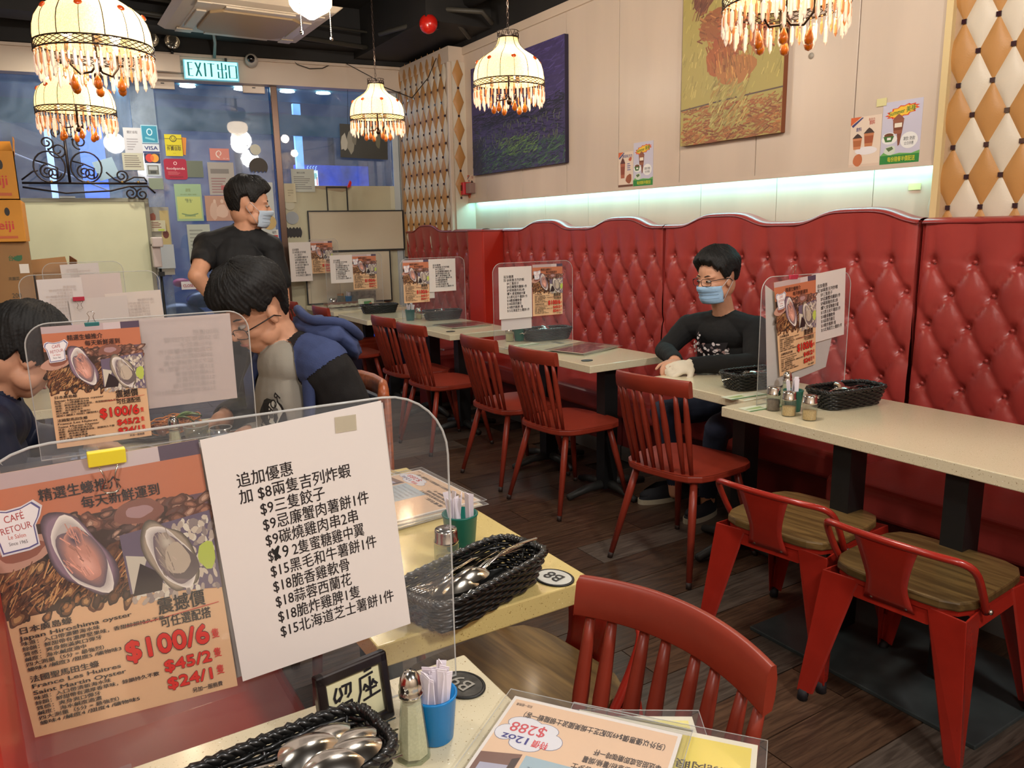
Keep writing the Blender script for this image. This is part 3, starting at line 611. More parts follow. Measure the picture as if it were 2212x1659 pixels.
G().bx(-.035,.035,-.04,.04,1.18,1.40).bx(-.035,.055,-.09,.04,1.36,1.45).build('dispenser',mat('dispenser_white',(222,206,200),.35),t,bevel=.012,seg=3)
G().tube([(.02,0,0),(.02,0,1.17)],.012,8).build('pole',BLACKM,t); G().lathe([(.13,0),(.13,.012),(.03,.02)],20,(.02,0,0)).build('foot',BLACKM,t); G().bx(-.0,.05,-.02,.02,1.10,1.14).build('clamp',BLACKM,t)
t=thing('leaflet_rack','slim leaflet rack of food photos between the board and the door','rack',(1.045,yw(1.05)-.08,0)); t.rotation_euler=(0,0,-R(8.6))
G().bx(-.07,.11,.0,.01,1.10,1.72).build('back',mat('rack_grey',(160,156,144),.5),t); link_mesh('print',A().blob(.2,.85,.18,.06,(150,80,60),1,10,wob=.1).rect(.55,.1,.95,.95,(196,176,120),1).blob(.75,.6,.15,.06,(110,50,40),2,10).blob(.72,.35,.12,.08,(190,90,60),2,10,wob=.2,seed=4).mesh('print',.18,.62),t,(-.07,0,1.10))
link_mesh('notice',lines(A().rect(0,0,1,1,(205,200,170),0),.1,.9,.9,.3,4,(130,60,60),3).rect(.5,.05,.9,.22,(190,210,80),2).mesh('notice',.13,.10),t,(-.06,-.012,1.50)); link_mesh('notice',A().rect(0,0,1,1,(190,196,200),0).mesh('notice',.16,.22),t,(-.04,-.012,1.16))
# right window: torn board, framed boards, notices, black picture, lit sign
wsheet('cream_board','tall torn-edged cream board covering the lower right window','board',2.2,3.335,.4,1.92,mat('torn_cream',(196,190,160),.6,noise_s=3,noise_a=.06),A().poly([(.25,.985),(.5,.96),(.56,.975),(.58,1),(.25,1.0)],(168,150,120),1).rect(.93,.85,1,1,(210,206,180),1),off=.02,th=.012)
for x0,x1 in ((2.60,2.615),(2.80,2.815)): pass
t=thing('metal_bracket_frame','thin black bracket bars above the framed boards','bracket',(2.6,yw(2.6)-.05,0)); t.rotation_euler=(0,0,-R(8.6))
G().bx(0,.012,0,.012,1.66,1.91).build('bar',BLACKM,t); G().bx(.2,.212,0,.012,1.66,1.91).build('bar',BLACKM,t); G().bx(0,.21,0,.012,1.90,1.912).build('bar',BLACKM,t)
tag(G().prism([(0,0),(.03,.005),(.045,.05),(.03,.07),(.01,.03)],0,.02,M=Matrix(((1,0,0),(0,0,1),(0,1,0)))).build('red_tape',mat('red_tape',(214,40,44),.5)),'little red tape flag on the bracket bars','tape').location=(2.80,yw(2.8)-.09,1.90)
def framed(name,label,u0,u1,z0,z1,off,fr=.012):
    t=thing(name,label,'board',(u0,yw(u0)-off,0)); t.rotation_euler=(0,0,-R(8.6)); W=(u1-u0)*KW
    G().bx(0,W,0,.012,z0,z1).build('panel',mat('beige_board',(196,184,160),.55,noise_s=2,noise_a=.04),t)
    for a_ in ((-fr,W+fr,z1,z1+fr),(-fr,W+fr,z0-fr,z0),(-fr,0,z0,z1),(W,W+fr,z0,z1)): G().bx(a_[0],a_[1],-.008,.016,a_[2],a_[3]).build('frame',BLACKM,t)
framed('framed_board','wide beige board in a thin black frame in front of the right window',2.405,3.345,1.285,1.665,.08)
framed('framed_board','taller beige board in a thin black frame standing on the far table',2.33,3.165,.765,1.265,.14)
a=A().text('櫃位出租',.42,.80,.09,(90,90,90),align='c'); lines(a,.1,.95,.7,.1,7,(140,140,135),21)
wsheet('window_notice','white notice sheet on the right window above the cream board','notice',2.28,2.50,1.86,2.08,P((196,200,190)),a)
wsheet('window_notice','cream card taped at the left edge of the right window','notice',2.2,2.31,1.76,1.94,P((205,196,164)),lines(A(),.3,.8,.7,.3,3,(170,160,130),2),off=.04)
a=A().rect(0,0,1,1,(52,50,40),0).blob(.22,.5,.1,.32,(150,146,130),1,12,wob=.2).blob(.30,.62,.06,.2,(120,116,100),2,10,wob=.2).blob(.08,.45,.06,.3,(190,186,170),1,10,wob=.2,seed=3).blob(.8,.55,.06,.2,(110,106,80),1,10,wob=.2)
t=wsheet('black_framed_picture','dark olive framed picture hanging high in the right window behind the far lamp','picture',2.745,3.215,2.19,2.51,P((44,42,36)),a,off=.10,th=.012,rotz=.03)
for xx in (.08,.40): G().tube([(xx,.006,.32),(xx,.006,.33),(xx+.01,.006,.66)],.002,5).build('hanging_wire',BLACKM,t)
a=A().rect(0,0,1,1,(225,240,250),0).text('茂濤',.5,.5,.4,(40,160,140),align='c',width=.8,off=.02).text('沁',.5,.12,.34,(60,110,180),align='c',off=.02).rect(.03,.05,.1,.9,(200,60,70),1).rect(.86,.1,.94,.6,(200,90,90),1)
o=sheet('lit_street_sign','small lit white shop sign with Chinese characters outside the right window','sign',.145,.20,mat('sign_back',(200,220,240),.5),art=a); me=[c for c in C.objects if c.parent==o][0].data; me.materials.clear(); me.materials.append(em2); o.location=(3.02,9.62,2.02)
for i in range(4): G().tube([(.01+.035*i,.02,.20),(.02+.035*i,.0,.22),(.012+.035*i,-.01,.235),(.026+.035*i,-.02,.25)],.005,5).build('lamp_hook',mat('hook_lit',(170,210,255),.4,em=1,emc=(150,200,255)),o)
# ================================================================== CEILING THINGS, LAMPS
t=thing('air_conditioner','square cream ceiling air conditioner cassette near the window','air conditioner',(1.65,6.45,3.1)); t.rotation_euler=(0,0,0)
ACW=mat('ac_plastic',(205,190,168),.4)
G().lathe([(.80,0),(.74,-.035),(.62,-.05)],4,caps=False,smooth=False).build('panel',ACW,t,bevel=.01).rotation_euler=(0,0,PI/4)
G().bx(-.46,.46,-.46,.46,-.02,.35).build('body',ACW,t)
G().bx(-.44,.44,-.44,.44,-.056,-.03).build('face',ACW,t,bevel=.006)
o=G().prism([(-.33,-.25),(-.25,-.33),(.25,-.33),(.33,-.25),(.33,.25),(.25,.33),(-.25,.33),(-.33,.25)],-.075,-.05).build('grille',mat('ac_grille',(168,142,106),.5),t,bevel=.008)
for k in range(4):
    a=k*PI/2; g=G().box((0,-.385,-.06),(.5,.07,.014)).build('louvre',ACW,t,bevel=.004); g.rotation_euler=(0,0,a)
    g=G().box((-.40,-.40,-.058),(.10,.12,.01)).build('corner_cap',ACW,t,bevel=.003); g.rotation_euler=(0,0,a)
t=thing('sprinkler','small bronze ceiling sprinkler below the air conditioner','sprinkler',(1.50,4.85,3.1))
G().tube([(0,0,0),(0,0,.42)],.012,8).build('pipe',GP,t); G().lathe([(.0,-.01),(.045,-.008),(.045,0),(.0,.004)],16).build('plate',DULLM,t); G().lathe([(.014,-.01),(.012,-.05),(.018,-.06),(.0,-.062)],10).build('head',DARKWIRE,t)
# ceiling fan with lit globe
MIL=mat('lit_milk_glass',(255,240,220),.3,em=7,emc=(255,226,190))
t=thing('ceiling_fan','ceiling fan with brown blades and a glowing white glass globe','fan',(1.62,4.85,2.80))
G().lathe([(0,-.085),(.02,-.08),(.06,-.055),(.105,-.03),(.125,.0),(.128,.05),(.11,.085),(.07,.10)],28).build('globe',MIL,t)
G().lathe([(.0,.10),(.075,.10),(.08,.13),(.10,.16),(.12,.22),(.10,.27),(.03,.29),(.015,.30),(.015,.62),(.06,.70)],24).build('motor',mat('fan_bronze',(60,40,30),.35,.6),t)
BL=woodmat('fan_blade_wood',(84,34,24),(120,52,36),.3)
for k in range(4):
    a=R(8)+k*PI/2; o=G().prism([(.12,-.03),(.24,-.065),(.60,-.08),(.66,-.05),(.67,0),(.66,.05),(.60,.08),(.24,.065),(.12,.03)],.20,.21).build('blade',BL,t,bevel=.003); o.rotation_euler=(R(8),0,a)
for x,y,l in ((-.09,-.07,.16),(.10,-.05,.17)):
    o=G(); n=16
    for i in range(n): o.sphere((x,y,-.01-l*i/n),.0045,6,4)
    o.sphere((x,y,-.02-l),.012,10,8); o.build('pull_chain',CHROME,t)
light('fan_bulb','POINT',(1.62,4.80,2.62),26,WARM2,.10)
# hanging crystal lamps
def shade_prof():
    P_=[(.19,.03),(.1905,.05),(.187,.08),(.178,.11),(.160,.138),(.135,.158),(.108,.175),(.084,.192),(.066,.212),(.056,.232),(.052,.252)]
    return P_
def make_lamp(loc,label,group,chain=1.1):
    t=thing('crystal_pendant_lamp',label,'lamp',loc,0,group)
    m=mat('capiz_shade',(252,214,162),.5,noise_s=220,noise_a=.32); nt=m.node_tree; b=nt.nodes['Principled BSDF']; b.inputs['Emission Strength'].default_value=1.0
    r=[n for n in nt.nodes if n.type=='VALTORGB'][0]; nt.links.new(r.outputs[0],b.inputs['Emission Color'])
    # emission painted brighter low down, standing in for bulb light through the shade
    tc=nt.nodes.new('ShaderNodeTexCoord'); sp=nt.nodes.new('ShaderNodeSeparateXYZ'); mr=nt.nodes.new('ShaderNodeMapRange'); mr.inputs[1].default_value=.03; mr.inputs[2].default_value=.25; mr.inputs[3].default_value=.62; mr.inputs[4].default_value=.30
    tb=nt.nodes.new('ShaderNodeBsdfTranslucent'); tb.inputs[0].default_value=lin((252,212,158))+(1,); mx=nt.nodes.new('ShaderNodeMixShader'); mx.inputs[0].default_value=.5; nt.links.new(r.outputs[0],tb.inputs[0]); nt.links.new(b.outputs[0],mx.inputs[1]); nt.links.new(tb.outputs[0],mx.inputs[2]); nt.links.new(mx.outputs[0],nt.nodes['Material Output'].inputs[0])
    nt.links.new(tc.outputs['Object'],sp.inputs[0]); nt.links.new(sp.outputs['Z'],mr.inputs[0]); nt.links.new(mr.outputs[0],b.inputs['Emission Strength'])
    G().lathe(shade_prof(),48,caps=False).build('shade',m,t)
    g0=G().tube([(r+.001,0,z) for r,z in shade_prof()],.0017,5).build('rib',DARKWIRE,t); g1=G().tube([(r+.001,0,z) for r,z in shade_prof()[:5]],.0012,5).build('rib',DARKWIRE,t)
    for k in range(16):
        a=2*PI*k/16; src=(g0 if k%2==0 else g1)
        if k<2: src.rotation_euler=(0,0,a)
        else: link_mesh('rib',src.data,t,rot=(0,0,a))
    gem=mat('amber_gem',(170,56,14),.1,coat=1,em=.15,emc=(230,80,20)); gm=None
    for k in range(8):
        a=2*PI*(k+.5)/8; x,y=.170*cos(a),.170*sin(a)
        if gm is None:
            o=G().sphere((0,0,0),(.006,.0135,.0115),12,8).build('gem',gem,t); gm=o
        else: o=link_mesh('gem',gm.data,t)
        o.location=(x,y,.132); o.rotation_euler=(0,-R(38),a)
    g=G()
    for z in (.0,.03): g.tube([(.192*cos(2*PI*i/48),.192*sin(2*PI*i/48),z) for i in range(48)],.0028,6,closed=True)
    for k in range(40):
        a=2*PI*k/40; d=2*PI/40
        for s_ in (-1,1): g.tube([(.192*cos(a+s_*d*.62*(i-2)),.192*sin(a+s_*d*.62*(i-2)),[0,.006,.015,.024,.03][i]) for i in range(5)],.0014,4)
    g.build('filigree_band',DARKWIRE,t)
    g=G().lathe([(.056,.250),(.060,.254),(.056,.258)],24,caps=False)
    for k in range(16):
        a=2*PI*k/16; g.tube([(.056*cos(a+d_*.1),.056*sin(a+d_*.1),.255+.014+.014*sin(d_*1.57)) for d_ in (-2,-1,0,1,2)],.0018,5)
    g.tube([(.058*cos(2*PI*i/24),.058*sin(2*PI*i/24),.285) for i in range(24)],.002,5,closed=True); g.lathe([(0,.262),(.05,.262),(.052,.258)],16,caps=False); g.build('crown_band',DARKWIRE,t)
    clear=mat('clear_crystal',(245,222,205),.06,trans=.6,em=.22,emc=(255,220,195)); amb=mat('amber_crystal',(216,150,96),.08,trans=.5,em=.08,emc=(240,160,90))
    def drop(m,L,w_,name): return G().lathe([(0,0),(w_*.5,-.004),(w_*.4,-.012),(w_,-.02),(w_,-L+.012),(0,-L)],6,smooth=False).sphere((0,0,.004),.004,6,4).build(name,m,t)
    c0=drop(clear,.074,.0062,'crystal'); a0=drop(amb,.056,.0052,'crystal'); c0.location=(.188,0,-.006); a0.location=(.19*cos(.13),.19*sin(.13),-.006)
    N=60
    for k in range(1,N//2):
        for j,src in enumerate((c0,a0)):
            a=2*PI*(2*k+j)/N; link_mesh('crystal',src.data,t,(.188*cos(a),.188*sin(a),-.006))
    for k in range(24):
        a=2*PI*(k+.25)/24; link_mesh('crystal',c0.data if k%3 else a0.data,t,(.178*cos(a),.178*sin(a),-.028))
    pd=None
    for k in range(6):
        a=2*PI*(k+.3)/6; o=(G().lathe([(0,.045),(.004,.035),(.012,.018),(.015,.004),(.011,-.008),(0,-.014)],12,caps=False).build('pendant_drop',mat('amber_drop',(190,100,14),.08,trans=.4,em=.04,emc=(220,120,20)),t) if pd is None else link_mesh('pendant_drop',pd.data,t)); pd=pd or o
        o.location=(.085*cos(a),.085*sin(a),-.115)
        G().tube([(.085*cos(a),.085*sin(a),-.07),(.085*cos(a),.085*sin(a),-.045)],.001,4).build('drop_wire',DARKWIRE,t)
    for k in range(3):
        a=2*PI*k/3+.5; G().tube([(0.0,0,-.03),(.02*cos(a),.02*sin(a),-.055),(.06*cos(a),.06*sin(a),-.062),(.088*cos(a),.088*sin(a),-.03),(.09*cos(a),.09*sin(a),.01)],.004,6).build('scroll_arm',DARKWIRE,t)
        G().lathe([(.0,.0),(.013,.004),(.011,.05)],10,(.09*cos(a),.09*sin(a),.01)).build('candle_cup',CREAM,t)
        G().sphere((.09*cos(a),.09*sin(a),.085),(.02,.02,.03),12,8).build('bulb',mat('bulb_glow',(255,235,200),.3,em=14,emc=(255,214,160)),t)
    G().tube([(0,0,.27),(0,0,-.06)],.006,6).sphere((0,0,-.07),.014,10,8).build('stem',DARKWIRE,t)
    g=G(); n=int(chain/.028)
    for i in range(n):
        z=.285+.028*i; ax=(i%2); g.tube([((.006*cos(a) if ax else 0),(0 if ax else .006*cos(a)),z+.016*sin(a)) for a in [2*PI*q/8 for q in range(8)]],.0018,4,closed=True)
    g.build('chain',DARKWIRE,t)
    return t
LG='crystal pendant lamps'
lamp=make_lamp((2.304,3.712,2.198),'crystal pendant lamp in front of the dark blue canvas',LG,1.02)
dup(lamp,(2.216,5.343,2.22),label='farthest crystal pendant lamp on the right, near the quilted column',rz=.2)
dup(lamp,(2.109,1.745,2.12),label='crystal pendant lamp cut off by the top edge in front of the yellow canvas',rz=.35)
dup(lamp,(.288,3.24,2.086),label='large crystal pendant lamp at the upper left corner',rz=.1)
dup(lamp,(.309,4.857,2.09),label='smaller crystal pendant lamp hanging behind the upper left one',rz=.3)
for p,e in (((2.304,3.712,2.13),7),((2.216,5.343,2.15),7),((2.109,1.745,2.05),7),((.288,3.24,2.02),7),((.309,4.857,2.02),7)):
    light('pendant_glow','POINT',(p[0]+.05,p[1]-.05,p[2]+.15),e*.55,WARM,.04)
for p,e in (((2.304,3.712,2.30),5),((2.216,5.343,2.32),4),((2.109,1.745,2.22),5),((.288,3.24,2.19),5),((.309,4.857,2.19),5)):
    light('pendant_fill','POINT',(p[0],p[1],p[2]+.32),e*.6,WARM,.05)  # extra fill added above each shade; the pendants have no bulb there
# alarm bell, call point
t=thing('alarm_bell','red fire alarm bell mounted under the black ceiling beam','bell',(2.93,5.93,3.08))
G().lathe([(0,-.05),(.03,-.047),(.06,-.03),(.075,.0),(.075,.02)],24,axis=(.75,.66,.0)).build('gong',mat('bell_red',(196,30,20),.25,coat=.5),t); G().bx(.0,.1,.0,.1,-.03,.03).build('back_box',BLACKM,t)
t=thing('call_point','small red fire call point box with grey backing on the panelled wall','alarm',(3.45,6.30,1.83)); 
G().bx(-.03,.05,.02,.12,-.055,.055).build('box',mat('callpoint_red',(196,40,50),.35),t,bevel=.006); G().bx(-.01,.05,-.06,.02,-.045,.045).build('cover',mat('callpoint_grey',(150,120,110),.5),t,bevel=.004); G().bx(-.034,-.03,.045,.095,-.02,.03).build('glass_window',mat('dark_win',(90,30,30),.2),t)
# wall canvases: generic colour fields
RXW=(0,0,-PI/2)   # sheet facing -x: local x runs along -y
def canvas(name,label,ya,yb,z0,z1,base,side,art,th=.035):
    W=ya-yb; o=G().bx(0,W,0,th,0,z1-z0).build(name,mat('canvas_side_'+name,side,.6),bevel=.003); tag(o,label,'painting'); o.location=(3.5-th,ya,z0); o.rotation_euler=RXW
    me=art.mesh('painted_face',W,z1-z0,.0001); link_mesh('painted_face',me,o); return o
def paintmesh_mat(name,stops,sc,seed,stretch):
    pass
def strokes(a,n,rect,cols,len_,wd,ang,seed,L=2,jit=.4):
    r=random.Random(seed)
    for _ in range(n):
        x=r.uniform(rect[0],rect[2]); y=r.uniform(rect[1],rect[3]); t_=ang+r.uniform(-jit,jit); l=len_*r.uniform(.5,1.3); c=r.choice(cols); k=r.uniform(.85,1.15)
        c=tuple(max(0,min(255,v*k)) for v in c); x1=min(.995,max(.005,x+l*cos(t_))); y1=min(.995,max(.005,y+l*sin(t_)))
        a.stroke([(x,y),(x1,y1)],wd*r.uniform(.6,1.2),c,L+r.random()*2)
    return a
a=Art().rect(0,0,1,1,(66,56,98),0)
strokes(a,700,(0,.5,1,1),[(72,60,112),(84,72,126),(62,52,100),(78,66,118)],.06,.008,.3,1); strokes(a,420,(0,.42,1,.56),[(36,34,52),(48,44,66),(30,30,40)],.06,.008,.1,2)
strokes(a,700,(0,.0,1,.45),[(40,34,62),(50,42,78),(34,36,50),(56,48,84)],.05,.008,.0,3); 
strokes(a,520,(.08,0,1,.22),[(58,84,64),(76,104,70),(54,76,72),(46,60,58)],.05,.008,.5,4); strokes(a,160,(.3,.12,.72,.28),[(104,128,70),(90,116,64),(70,96,62)],.05,.008,.5,5); strokes(a,300,(0,0,.12,.3),[(34,30,46),(50,46,50)],.05,.008,1.2,6)
strokes(a,160,(.05,.2,.95,.42),[(84,92,62),(70,80,70),(92,96,84)],.03,.007,PI/2,15,jit=.5,L=4)
canvas('dark_blue_canvas','large dark violet-blue canvas with green patch on the panelled wall',6.21,4.81,1.935,2.83,None,(44,36,58),a)
a=Art().rect(0,0,1,1,(168,152,84),0)
strokes(a,500,(0,.25,1,1),[(170,154,86),(176,160,94),(160,146,80)],.04,.008,1.2,20); strokes(a,600,(0,0,1,.2),[(150,90,50),(164,104,56),(140,80,50),(156,112,64)],.06,.008,.1,21,L=2); a.stroke([(0,.2),(.45,.215),(1,.225)],.008,(90,70,60),5)
for i,(x,y,rx,ry,c) in enumerate(((.5,.55,.17,.11,(160,82,50)),(.62,.66,.15,.10,(166,88,56)),(.42,.44,.16,.09,(162,90,48)),(.35,.62,.15,.09,(150,90,54)),(.22,.78,.10,.08,(120,72,54)),(.72,.80,.14,.09,(166,96,58)),(.78,.5,.10,.07,(170,90,54)),(.40,.85,.16,.10,(158,80,50)),(.56,.36,.18,.08,(170,110,58)),(.18,.92,.08,.05,(150,92,60)))):
    a.blob(x,y,rx,ry,c,6+i*.2,22,wob=.10,seed=i); strokes(a,70,(x-rx*.9,y-ry*.9,x+rx*.9,y+ry*.9),[c,(c[0]+16,c[1]+22,c[2]+10),(c[0]-24,c[1]-14,c[2]-6)],.05,.009,i,40+i,L=9)
strokes(a,160,(.3,.06,.66,.30),[(178,164,98),(166,150,88),(172,140,80)],.05,.010,.6,60,L=14)
canvas('yellow_canvas','tall olive-yellow canvas with loose orange patches on the panelled wall',3.61,2.86,1.932,2.96,None,(126,70,40),a)
# wall posters by the lit shelf
def drink_cup(a,x,y,w_,h_,c1,c2,L=2,top=None):
    a.poly([(x-w_/2,y+h_),(x+w_/2,y+h_),(x+w_*.38,y),(x-w_*.38,y)],c1,L); a.poly([(x-w_*.46,y+h_*.8),(x+w_*.46,y+h_*.8),(x+w_*.40,y+h_*.25),(x-w_*.40,y+h_*.25)],c2,L+.5)
    if top: a.poly([(x-w_*.55,y+h_),(x-w_*.2,y+h_*1.3),(x,y+h_*1.42),(x+w_*.25,y+h_*1.28),(x+w_*.55,y+h_)],top,L+1)
def brown_poster(kind):
    a=Art().rect(0,0,1,1,(222,202,182),0).poly([(0,1),(.35,1),(0,.84)],(206,96,50),1).poly([(.03,.84),(.36,.985),(.42,.98),(.08,.80)],(60,60,110),2)
    if kind: 
        a.text('朱古力',.68,.9,.07,(190,90,70),align='c').text('飲料',.70,.83,.09,(190,70,60),align='c',off=.01).text('飲料',.28,.72,.09,(60,60,130),align='c',off=.01)
        drink_cup(a,.62,.40,.32,.26,(190,120,80),(160,84,54),3,(70,54,50)); drink_cup(a,.25,.36,.30,.22,(200,130,90),(170,100,60),4,(66,50,48)); a.blob(.55,.32,.36,.08,(226,220,220),2,20).blob(.3,.14,.16,.12,(190,110,70),3,14,wob=.05).rect(.0,.0,1,.06,(214,190,170),1)
    else:
        a.text('華田朱古力',.6,.84,.1,(60,60,130),align='c',width=.66,off=.01); drink_cup(a,.3,.25,.32,.42,(170,96,70),(140,70,50),3,(96,50,44)); a.blob(.72,.22,.22,.12,(150,84,54),3,14,wob=.15).rect(0,0,1,.06,(110,70,50),1); lines(a,.6,.9,.68,.45,4,(90,90,150),3)
        a.blob(.8,.78,.12,.05,(190,90,60),1,10,wob=.2)
    return a
def green_poster():
    a=Art().rect(0,0,1,1,(196,192,208),0); n=26; P_=[]
    for i in range(n):
        k=1 if i%2 else .8; an=2*PI*i/n; P_.append((.5+.44*k*cos(an),.83+.10*k*sin(an)+.05*cos(an)))
    a.poly(P_,(214,70,40),1); a.poly([(.5+(x-.5)*.86,.83+(y-.83)*.82) for x,y in P_],(236,190,60),2); a.text('Summer 美祿',.5,.80,.10,(50,120,50),align='c',width=.66,rot=.09,off=.02)
    drink_cup(a,.42,.48,.28,.22,(150,90,66),(120,66,46),3,(140,84,64)); a.rect(.33,.58,.52,.65,(230,220,200),5); a.poly([(.40,.48),(.52,.48),(.48,.30),(.44,.28)],(130,74,54),2)
    a.blob(.22,.40,.2,.08,(232,230,226),3,18).blob(.20,.46,.16,.05,(226,224,220),4,18).blob(.20,.465,.12,.035,(110,66,46),5,16).poly([(.06,.45),(.34,.45),(.28,.36),(.12,.36)],(66,110,50),6).rect(.16,.39,.26,.43,(230,226,216),7)
    a.blob(.72,.36,.22,.13,(232,230,226),3,20).text('凍飲 熱飲',.72,.36,.07,(60,60,60),align='c').text('全日供應',.72,.29,.06,(60,60,60),align='c'); a.blob(.25,.22,.16,.07,(206,214,196),3,14,wob=.1).poly([(.14,.26),(.22,.20),(.34,.24),(.30,.28)],(90,110,70),4)
    a.rect(0,0,1,.14,(46,130,60),1); a.poly([(0,.14),(.1,.2),(.3,.15),(.5,.17),(.8,.15),(1,.19),(1,.14)],(110,170,90),1).text('每份隨餐半價配送',.55,.04,.09,(222,214,60),align='c',width=.7,off=.01); return a
def wposter(name,label,ya,yb,z0,z1,art,m=None):
    o=sheet(name,label,'poster',ya-yb,z1-z0,m or P((214,206,200)),art=art,th=.0015); o.location=(3.498,ya,z0); o.rotation_euler=RXW; return o
wposter('drink_poster','brown iced-drink poster on the wall, left of the pair between the canvases',4.235,4.083,1.725,1.952,brown_poster(0)); wposter('drink_poster','green-footed drink poster on the wall, right of the pair between the canvases',4.08,3.888,1.722,2.0,green_poster())
wposter('drink_poster','brown poster of two cups on the wall at the right, beside the green-footed one',2.466,2.303,1.72,1.955,brown_poster(1)); wposter('drink_poster','large green-footed drink poster on the wall next to the big quilted panel',2.300,2.107,1.722,2.002,green_poster())
wposter('drink_poster','narrow brown poster at the far end of the wall beside the red call point',6.40,6.24,1.74,1.95,brown_poster(1))
tag(G().bx(-.002,0,0,.05,0,.035).build('tape_piece',mat('yellowed_tape',(214,206,150),.4)),'yellowed piece of tape above the large green-footed poster','tape').location=(3.497,2.285,1.99)
tag(G().bx(-.002,0,0,.06,0,.03).build('tape_piece',mat('yellowed_tape',(214,206,150),.4)),'tape label on the lit recess at the right','tape').location=(3.572,2.13,1.60)
tag(G().lathe([(0,0),(.014,.002),(.016,.006)],14,axis=(1,0,0)).build('wall_plug',mat('plug_grey',(160,150,135),.5)),'small round plug in the wall right of the yellow canvas','plug').location=(3.492,2.72,2.29)
# ================================================================== TABLES AND CHAIRS
def table(name,label,x0,x1,y0,y1,top=TOP,posts=(),base='cross',rz=0,th=.04,group=None,tz=.75):
    cx_,cy_=(x0+x1)/2,(y0+y1)/2; t=thing(name,label,'table',(cx_,cy_,0),rz,group)
    G().bx(x0-cx_,x1-cx_,y0-cy_,y1-cy_,tz-th,tz).build('tabletop',top,t,bevel=.003)
    for px,py in posts:
        px-=cx_; py-=cy_
        G().bx(px-.045,px+.045,py-.035,py+.035,.03,tz-th).build('post',BLACKM,t); G().bx(px-.06,px+.06,py-.06,py+.06,tz-th-.006,tz-th).build('mount_plate',BLACKM,t)
        if base=='cross':
            for k in range(4):
                a=k*PI/2+PI/4*0; L=.27 if k%2==0 else .24
                g=G().tube([(px,py,.05),(px+L*.5*cos(a),py+L*.5*sin(a),.045),(px+L*cos(a),py+L*sin(a),.018)],[.028,.024,.018],8).build('foot',DARKB,t)
    if base and base!='cross':
        a,b,c,d=base; G().bx(a-cx_,b-cx_,c-cy_,d-cy_,.0,.014).build('base_plate',mat('black_plate',(50,56,56),.4,noise_s=6,noise_a=.4),t,bevel=.003)
    return t
table('long_dining_table','long cream quartz table at the right edge with two black posts on a floor plate',2.26,2.88,-.35,2.09,posts=((2.34,1.57),(2.34,1.18)),base=(2.08,2.62,.95,1.75))
table('dining_table','cream quartz table at which the masked seated man rests his arms',2.42,2.90,2.105,2.72,posts=((2.62,2.27),),rz=-R(1.5))
table('dining_table','cream quartz table with a red menu stack, left of the masked seated man',2.40,2.93,3.14,4.27,posts=((2.60,3.24),(2.66,3.88)),rz=R(1))
table('dining_table','cream quartz table with a green cup, behind the third and fourth spindle chairs',2.40,2.95,4.70,5.86,posts=((2.62,4.95),(2.68,5.55)))
table('dining_table','small cream table with a black basket in the far booth',2.28,2.86,5.93,6.62,posts=((2.6,6.2),))
table('dining_table','far cream table under the framed boards at the window',2.30,3.06,6.80,7.62,posts=((2.86,7.42),))
table('dining_table','yellow quartz table with the B8 disc, in the foreground behind the large divider',.43,.90,1.16,2.08,top=TOPY,posts=((.66,1.75),),th=.045,rz=0)
table('dining_table','cream quartz table nearest the camera with the reserved sign',-.055,.545,.30,1.055,posts=((.2,.68),),th=.045)
table('dining_table','cream table with food at which the man in the hooded jacket eats',-.0,.60,2.36,3.12,posts=((.2,2.8),))
def make_chair():
    t=thing('spindle_chair','','chair')
    def seat(u,v): pass
    g=G(); n=28; rim=[]
    for i in range(n):
        a=2*PI*i/n; c,s_=cos(a),sin(a); k=(abs(c)**4+abs(s_)**4)**-.25; w_=.225-.018*(-c); rim.append((.215*c*k,w_*s_*k))
    def dish(x,y): return .452-.010*max(0,1-(x/.19)**2)*max(0,1-(y/.19)**2)
    def fn(u,v):
        i=u*n; x,y=rim[int(round(i))%n]; return Vector((x*v,y*v,dish(x*v,y*v)))
    g.grid(fn,n,6,cu=True); g.prism(rim,.424,.451); g.prism([(x*.93,y*.93) for x,y in rim],.416,.425)
    g.build('seat',REDP,t,bevel=.005)
    tip=mat('leg_tip',(40,26,20),.6)
    for sx in (-1,1):
        for sy in (-1,1):
            p0=Vector((sx*.15,sy*.15,.42)); p1=Vector((sx*.235-(.02 if sx<0 else 0),sy*.215,.0))
            l=G().tube([p0,p0.lerp(p1,.3),p0.lerp(p1,.94)],[.016,.0175,.0125],10).build('leg',REDP,t); G().tube([p0.lerp(p1,.94),p1],[.0125,.012],10).build('leg_tip',tip,l)
    # curved top rail
    def railc(s_): y=.188*s_; return Vector((-.285+.045*s_*s_,y,0))
    g=G(); prof=[(-.013,.758),(-.016,.775),(-.014,.805),(-.006,.826),(.006,.828),(.013,.818),(.012,.79),(.010,.758)]
    def rf(u,v):
        s_=u*2-1; c=railc(s_); d=Vector((1,0,0)) ; k=int(round(v*8))%8; a,b=prof[k]; return c+d*(a-(b-.79)*.18)+Vector((0,0,b+.032+.006*(1-s_*s_)))
    g.grid(rf,20,8,smooth=True); 
    for s_ in (-1,1):
        g.add([rf((s_+1)/2,k/8) for k in range(8)],[tuple(range(8)) if s_>0 else tuple(range(7,-1,-1))])
    g.build('top_rail',REDP,t,bevel=.003)
    for k,(s_,b) in enumerate(((-.90,-.80),(-.70,-.62),(-.38,-.36),(-.16,-.12),(.16,.12),(.38,.36),(.70,.62),(.90,.80))):
        top_=railc(s_)+Vector((-.002,0,.797)); bot=Vector((-.195+.030*b*b*1.3,.190*b,.448)); pts=[bot.lerp(top_,q) for q in (0,.3,.6,.85,1)]
        G().tube(pts,[.0085,.0115,.0145,.011,.008],8,flat=.8).build('spindle',REDP,t)
    return t
